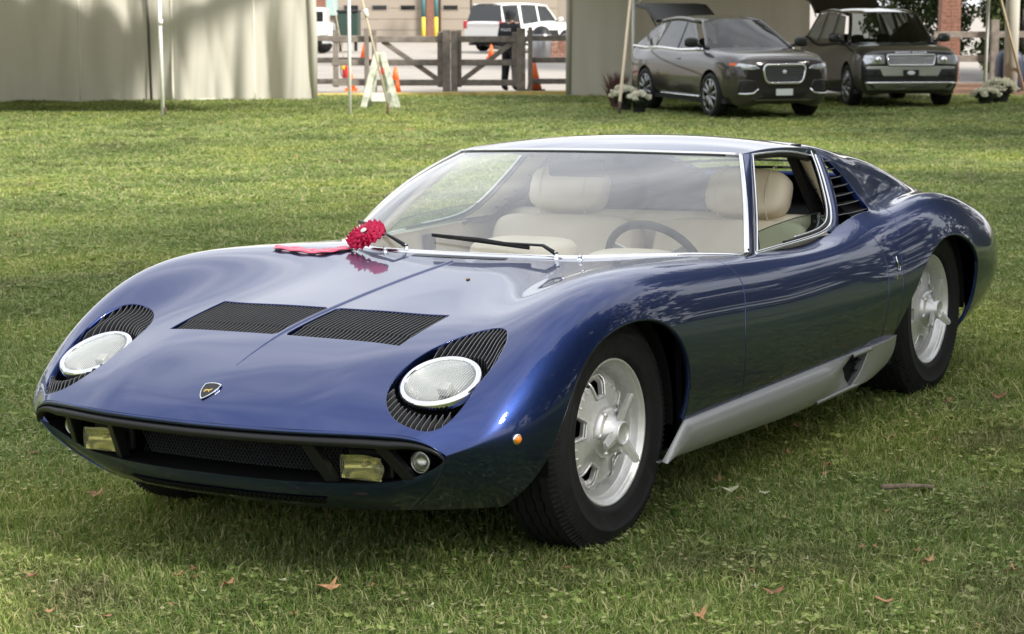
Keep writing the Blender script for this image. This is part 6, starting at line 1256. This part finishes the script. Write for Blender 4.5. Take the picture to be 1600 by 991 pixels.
# belt of park trees beyond the frame's sides and behind the viewer (mirrored in the paintwork)
r = np.random.default_rng(5); cl = []
for i in range(150):
    az = r.uniform(-75, 195); 
    if 52 < az < 128 or -75 <= az < -20 or (az > 128 and i % 2): continue                            # leave the camera's own view over tents and drive open
    rt = az < 52; d = r.uniform(22, 34) if rt else r.uniform(30, 46); a, b = d*math.cos(R(az)), d*math.sin(R(az))+8; hh = r.uniform(9, 16) if rt else r.uniform(6, 12)
    for j in range(7): cl.append((LP(a+r.normal()*1.8, b+r.normal()*1.8, 0.6+(hh-0.6)*j/6), (1.7, 1.7, 1.3)))
V, F = leaf_cloud(cl, 60, 0.42, r); tb = make('tree_belt', V, F, 'leaf_dark', smooth=False); tag(tb, 'belt of park trees standing round the lawn', 'trees', kind='stuff')

# tall park trees on the car's left, beyond the picture's right edge; they darken the flank's reflections
_tr = [(-13.5, 15.5, 15, 'tall park tree beyond the right picture edge, farthest of three'), (-8.2, 14.8, 16, 'tall park tree beyond the right picture edge, middle of three'), (-2.5, 14.4, 16.8, 'tall park tree beyond the right picture edge, nearest of three')]
for a_, b_, hh, lab in ((14.5, 59, 19, 'tall tree rising behind the brick pier and right tent, above the picture'), (20.5, 55, 19, 'tall tree right of the shrubs behind the right tent, above the picture'), (27, 50, 18, 'tall tree farther right of the right tent, beyond the picture'), (19, 29, 17, 'unseen tall tree added right of the parked SUVs to shade them')):  # the last tree is added out of view to shade the parked SUVs
    q = LP(a_, b_, 0); _tr.append((q[0], q[1], hh, lab))
for ti, (tx_, ty_, hh, lab) in enumerate(_tr):
    r = np.random.default_rng(90+ti); st_ = empty('park_tree', (tx_, ty_, 0), label=lab, cat='tree', group='tall park trees'); tk = MB(); tk.tube([(tx_, ty_, -0.3), (tx_, ty_+0.1, 2.5), (tx_+0.1, ty_, hh*0.5), (tx_, ty_, hh*0.8)], [0.42, 0.33, 0.24, 0.06], 12); cl = []
    for i in range(9):
        t = 2*PI*i/9; b0 = np.array([tx_, ty_, r.uniform(2.6, hh*0.5)]); e_ = b0+np.array([4.2*math.cos(t), 4.2*math.sin(t), r.uniform(1, 3.5)]); tk.tube(pspl([b0, b0*0.5+e_*0.5+[0, 0, 0.4], e_], 7), list(np.linspace(0.12, 0.03, 7)), 7)
    for i in range(150):
        d = r.normal(size=3); d /= np.linalg.norm(d); q = r.uniform(0.2, 1)**0.5; cl.append((np.array([tx_, ty_, hh*0.58])+d*np.array([4.4, 4.4, hh*0.43])*q, (1.1, 1.1, 0.8)))
    V, F = leaf_cloud(cl, 130, 0.19, r); child(make('crown', V, F, 'leaf_dark', smooth=False), st_); child(tk.build('trunk', 'twig_bark_big'), st_)

# ------------------------------------------------------------------ grass blades, leaves, twig, rosette
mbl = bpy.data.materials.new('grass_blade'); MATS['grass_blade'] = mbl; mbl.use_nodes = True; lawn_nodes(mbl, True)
gcol = bpy.data.collections.new('grass_tufts')
def tuft(seed, n, spread, hmin, hmax, w, lay):
    r = np.random.default_rng(seed); V = []; F = []
    for i in range(n):
        p = r.normal(size=2)*spread; t = r.uniform(0, 2*PI); h = r.uniform(hmin, hmax); ln = r.uniform(0.1, lay)*h; d = np.array([math.cos(t), math.sin(t)]); s = np.array([-d[1], d[0]])*w*r.uniform(0.6, 1.2); k = len(V)
        b_ = r.uniform(0, 1)**1.3; up = h*(1-0.72*b_); m = p+d*ln*0.45; e = p+d*ln*(0.9+0.8*b_)+np.array([-d[1], d[0]])*r.normal()*0.25*ln
        V += [(*(p-s), 0), (*(p+s), 0), (*(m-s*0.9), h*0.62), (*(m+s*0.9), h*0.62), (*e, up)]; F += [(k, k+1, k+3, k+2), (k+2, k+3, k+4)]
    me = bpy.data.meshes.new('tuft'); me.from_pydata([tuple(map(float, v)) for v in V], [], F); me.materials.append(mbl); o = bpy.data.objects.new('tuft', me); gcol.objects.link(o)
for i in range(6): tuft(100+i, 34, 0.032, 0.018, 0.050, 0.0016, 1.15)
for i in range(1):                                        # clover among the blades
    r = np.random.default_rng(140+i); V = []; F = []
    for j in range(5):
        c = np.array([r.normal()*0.03, r.normal()*0.03, r.uniform(0.018, 0.036)]); t0 = r.uniform(0, 6.28)
        for q in range(3):
            a = t0+q*2*PI/3; o_ = c+np.array([math.cos(a), math.sin(a), 0])*0.0055; k = len(V); tl_ = r.normal(size=2)*0.25
            for e in range(6): V.append(o_+np.array([math.cos(e*PI/3)*0.0055, math.sin(e*PI/3)*0.0055, (math.cos(e*PI/3)*tl_[0]+math.sin(e*PI/3)*tl_[1])*0.0055])); 
            F.append(tuple(range(k, k+6)))
    me = bpy.data.meshes.new('clover'); me.from_pydata([tuple(map(float, v)) for v in V], [], F); me.materials.append(mbl); o = bpy.data.objects.new('clover', me); gcol.objects.link(o)
pts = []; scl = []; r = np.random.default_rng(77)
def scatter(b0, b1, dens, s0, s1, sw):
    W1 = 0.26*b1+2.2; n = int(dens*(b1-b0)*2*W1); b = r.uniform(b0, b1, n); a = r.uniform(-W1, W1, n); k_ = np.abs(a) < 0.26*b+2.2
    for q, w_ in zip(a[k_], b[k_]): pts.append(GP(q, w_, -0.002)); k = r.uniform(s0, s1); scl.append((k*sw, k*sw, k))
scatter(3.2, 7.0, 720, 0.75, 1.35, 1.0); scatter(7.0, 11.0, 420, 0.8, 1.4, 1.25); scatter(11.0, 18.0, 150, 0.85, 1.4, 1.9); scatter(18.0, 30.0, 42, 0.9, 1.5, 3.2); scatter(30.0, 44.6, 16, 0.9, 1.5, 4.5)
P = np.array(pts); S_ = np.array(scl); gm0 = bpy.data.meshes.new('lawn_grass'); gm0.from_pydata([tuple(map(float, q)) for q in P], [], [])
at_ = gm0.attributes.new('scl', 'FLOAT_VECTOR', 'POINT'); at_.data.foreach_set('vector', S_.astype(np.float32).ravel()); ro_ = np.zeros((len(P), 3), np.float32); ro_[:, 2] = r.uniform(0, 6.283, len(P)); at_ = gm0.attributes.new('rot', 'FLOAT_VECTOR', 'POINT'); at_.data.foreach_set('vector', ro_.ravel())
go = bpy.data.objects.new('lawn_grass', gm0); COL.objects.link(go); tag(go, 'short mown grass blades covering the lawn', 'grass', kind='stuff')
ng = bpy.data.node_groups.new('scatter_tufts', 'GeometryNodeTree'); ng.interface.new_socket('Geometry', in_out='INPUT', socket_type='NodeSocketGeometry'); ng.interface.new_socket('Geometry', in_out='OUTPUT', socket_type='NodeSocketGeometry')
gi = ng.nodes.new('NodeGroupInput'); gout = ng.nodes.new('NodeGroupOutput'); ci = ng.nodes.new('GeometryNodeCollectionInfo'); ci.inputs[0].default_value = gcol; ci.inputs['Separate Children'].default_value = True; ci.inputs['Reset Children'].default_value = True
ip = ng.nodes.new('GeometryNodeInstanceOnPoints'); ip.inputs['Pick Instance'].default_value = True
a1 = ng.nodes.new('GeometryNodeInputNamedAttribute'); a1.data_type = 'FLOAT_VECTOR'; a1.inputs['Name'].default_value = 'rot'; a2 = ng.nodes.new('GeometryNodeInputNamedAttribute'); a2.data_type = 'FLOAT_VECTOR'; a2.inputs['Name'].default_value = 'scl'
ng.links.new(gi.outputs[0], ip.inputs['Points']); ng.links.new(ci.outputs[0], ip.inputs['Instance']); ng.links.new(a1.outputs[0], ip.inputs['Rotation']); ng.links.new(a2.outputs[0], ip.inputs['Scale']); ng.links.new(ip.outputs[0], gout.inputs[0])
gmod = go.modifiers.new('tufts', 'NODES'); gmod.node_group = ng

mat('leaf_tan', (0.36, 0.20, 0.10), rough=0.8, noise=(60, 0.3)); mat('leaf_rust', (0.27, 0.135, 0.075), rough=0.8, noise=(60, 0.3)); mat('leaf_pale', (0.42, 0.44, 0.28), rough=0.8, noise=(60, 0.2)); mat('twig_bark', (0.20, 0.15, 0.11), rough=0.9, noise=(40, 0.3))
def near_g(px, py, z=0.03):
    d = C_F+(px-800)/FPX*C_R-(py-495.5)/FPX*C_U; t = (z-CAM[2])/d[2]; q = CAM+d*t
    b = (q-CAM).dot(_FWD)
    if b > 10: a_, b_ = gp(px, py); q = GP(a_, b_, 0.02)
    return q
def fallen(px, py, size, m, lab, seed, group=None, z=0.035):
    r = np.random.default_rng(seed); c = near_g(px, py, z); n = 5; out = []
    for i in range(2*n+6):
        t = 2*PI*i/(2*n+6); q = (1.0 if i % 3 == 0 else 0.48 if i % 3 == 1 else 0.62)*(0.8+0.4*r.uniform())*size; out.append((q*math.cos(t), q*0.8*math.sin(t)))
    k = len(out); tilt = Matrix.Rotation(r.uniform(0, 6.28), 3, 'Z') @ Matrix.Rotation(r.uniform(-0.5, 0.5), 3, 'X'); V = [(0, 0, 0.003)]+[(x, y, (x*x/size-0.2*abs(y))*0.7*r.uniform(0.4, 1)) for x, y in out]; V = [Vector(c)+tilt @ Vector(v) for v in V]; V2 = [v-Vector((0, 0, 0.0008)) for v in V]
    F = [(0, 1+i, 1+(i+1) % k) for i in range(k)]+[(k+1, k+2+(i+1) % k, k+2+i) for i in range(k)]+[(1+i, k+2+i, k+2+(i+1) % k, 1+(i+1) % k) for i in range(k)]
    o = make('fallen_leaf', V+V2, F, m, smooth=False); tag(o, lab, 'leaf', group)
LF = [(356, 912, 0.028, 'leaf_tan', 'curled tan fallen leaf in the grass below the blue nose'), (514, 916, 0.040, 'leaf_tan', 'long tan oak leaf lying in the foreground grass'), (151, 772, 0.030, 'leaf_tan', 'pale tan fallen leaf in the grass left of the nose'), (50, 899, 0.026, 'leaf_rust', 'rust brown leaf at the lower left picture edge'), (52, 707, 0.020, 'leaf_rust', 'small rust leaf left of the nose corner'), (1140, 765, 0.030, 'leaf_pale', 'pale green leaf in the grass right of the front wheel'), (1195, 770, 0.022, 'leaf_pale', 'smaller pale green leaf beside the other pale one'), (1122, 752, 0.020, 'leaf_rust', 'rust leaf just above the pale green leaf'), (1294, 727, 0.026, 'leaf_tan', 'tan leaf in the grass below the sill, lower one'), (1229, 708, 0.024, 'leaf_tan', 'tan leaf in the grass below the sill, upper one'), (1245, 664, 0.024, 'leaf_rust', 'rust leaf right beneath the silver sill scoop'), (1450, 877, 0.030, 'leaf_tan', 'tan leaf in the bare turf at lower right'), (1208, 925, 0.028, 'leaf_rust', 'rust leaf low in the right foreground'), (1560, 620, 0.03, 'leaf_rust', 'rust leaf in the turf behind the rear wheel'), (1092, 963, 0.026, 'leaf_tan', 'tan leaf at the bottom edge right of centre'), (1385, 940, 0.024, 'leaf_tan', 'tan leaf low in the right foreground near the corner'), (1480, 628, 0.022, 'leaf_rust', 'rust leaf right of the rear tyre'), (1580, 890, 0.022, 'leaf_tan', 'tan leaf at the right picture edge')]
for i, (px, py, s_, m_, lab) in enumerate(LF): fallen(px, py, s_, m_, lab, 300+i)
for i in range(46):
    px, py = (RNG.uniform(1050, 1600), RNG.uniform(640, 985)) if i < 30 else (RNG.uniform(0, 900), RNG.uniform(860, 985)); fallen(px, py, RNG.uniform(0.008, 0.016), ['leaf_tan', 'leaf_rust', 'leaf_pale'][i % 3], 'tiny dry leaf scrap scattered in the grass', 400+i, 'dry leaf scraps in the grass', 0.028)
for i, (px, py) in enumerate([(60, 230), (345, 195), (1290, 210), (640, 205), (30, 430), (130, 300), (460, 250), (1480, 215)]): fallen(px, py, 0.05, 'leaf_tan', 'dry leaf lying far back on the lawn', 500+i, 'dry leaves far back on the lawn')
c0, c1 = near_g(1376, 762, 0.03), near_g(1460, 761, 0.03); q = pspl([c0, c0*0.6+c1*0.4+[0, 0, 0.004], c1], 12); tag(MB().tube(q, list(np.interp(np.linspace(0, 1, 12), [0, 0.5, 1], [0.0085, 0.008, 0.006])), 8).build('twig', 'twig_bark'), 'short bare twig lying in the worn turf at right', 'twig')
# award rosette leaning on the windscreen foot, its tails along the bonnet
mat('rosette_pink', (0.62, 0.012, 0.085), rough=0.45, noise=(40, 0.15)); mat('ribbon_pink', (0.82, 0.10, 0.20), rough=0.35); mat('foil_white', (0.8, 0.78, 0.74), rough=0.4)
def hood_hit(px, py):
    z = 0.74
    for _ in range(12): q = px_at(px, py, z); z = body_z(q[0], q[1])
    return q
def px_at(px, py, z): d = C_F+(px-800)/FPX*C_R-(py-495.5)/FPX*C_U; return CAM+d*((z-CAM[2])/d[2])
rc_ = px_at(573, 369.5, 0.782); rs = empty('award_rosette', rc_, label='bright pink pleated award rosette with ribbon tails on the blue bonnet', cat='rosette')
axl = Vector(px_at(601, 350, 0.80+0.018)-px_at(545, 389, 0.782-0.018)); axl = (Vector(C_R)*0.78+Vector(C_U)*0.55+Vector(C_F)*0.25).normalized(); nrm = (Vector(C_U)*0.62-Vector(C_R)*0.50-Vector(C_F)*0.55); nrm = (nrm-axl*nrm.dot(axl)).normalized(); Mr = frame_of(rc_, nrm, axl)
for ring, (ri, ro2, nh, zz) in enumerate(((0.014, 0.067, 17, 0.0), (0.012, 0.053, 14, 0.009), (0.010, 0.038, 11, 0.017))):
    Pp = []
    for i in range(nh*4+1):
        a = 2*PI*i/(nh*4); w = math.sin(a*nh); Pp.append([(rr_*math.cos(a+0.05*w*f), rr_*math.sin(a+0.05*w*f), zz+0.012*w*f+0.006*f*f+0.004*math.sin(3*a+ring)*f) for rr_, f in ((ri, 0.1), (ri*0.5+ro2*0.5, 0.7), (ro2*(1+0.02*w), 1.0), (ro2*0.97, 0.35))])
    child(place(MB().grid(np.array(Pp)), Mr).build('pleat_ring', 'rosette_pink'), rs)
child(place(MB().lathe([(0.0005, 0.030), (0.009, 0.029), (0.011, 0.026)], 20, 'z'), Mr).build('centre_button', 'foil_white'), rs)
for k, (yo, wd) in enumerate(((0.0, 0.022), (0.040, 0.022))):
    path = [hood_hit(549, 388+yo*30), hood_hit(520, 391.5+yo*60), hood_hit(495, 393+yo*90), hood_hit(462, 389.5+yo*90), hood_hit(430, 387+yo*60)]; pp = pspl(path, 30); Pr = []
    tn = np.gradient(pp, axis=0); tn /= np.linalg.norm(tn, axis=1)[:, None]; sd_ = np.cross(tn, [0, 0, 1])
    for i in range(30):
        row = []
        for u in (-1, -0.3, 0.3, 1): q = pp[i]+sd_[i]*wd*u; row.append((q[0], q[1], body_z(q[0], q[1])+0.003+0.003*k+0.004*math.sin(i*0.5+k)**2))
        Pr.append(row)
    rbn = child(MB().grid(np.array(Pr)).build('ribbon_tail', 'ribbon_pink'), rs)
    sm2 = rbn.modifiers.new('thick', 'SOLIDIFY'); sm2.thickness = 0.0008
    if k == 1:
        tx_ = MB()
        for i in range(8, 24):
            q = np.array(Pr[i]); m0 = (q[1]+q[2])/2; tx_.add([m0+[0.003, 0, 0.0016], m0+[-0.004, 0.002, 0.0016], m0+[-0.006, -0.003, 0.0016], m0+[0.001, -0.005, 0.0016]] if i % 4 else [], [(0, 1, 2, 3)] if i % 4 else [])
        child(tx_.build('ribbon_lettering', 'foil_white', smooth=False), rs)
z0 = body_z(-0.13, 0.02)
fp = body_frame(-0.20, 0.12)[0]; d = C_F+(732-800)/FPX*C_R-(437-495.5)/FPX*C_U; fp = hood_hit(732, 437); fz = body_z(fp[0], fp[1]); tag(MB().prism([(fp[0]-0.012, fp[1]-0.004), (fp[0]+0.002, fp[1]-0.008), (fp[0]+0.012, fp[1]+0.002), (fp[0]+0.0, fp[1]+0.006)], fz+0.001, fz+0.0035, 'z').build('leaf_scrap', 'leaf_tan', smooth=False), 'tiny tan leaf scrap on the blue bonnet', 'leaf')
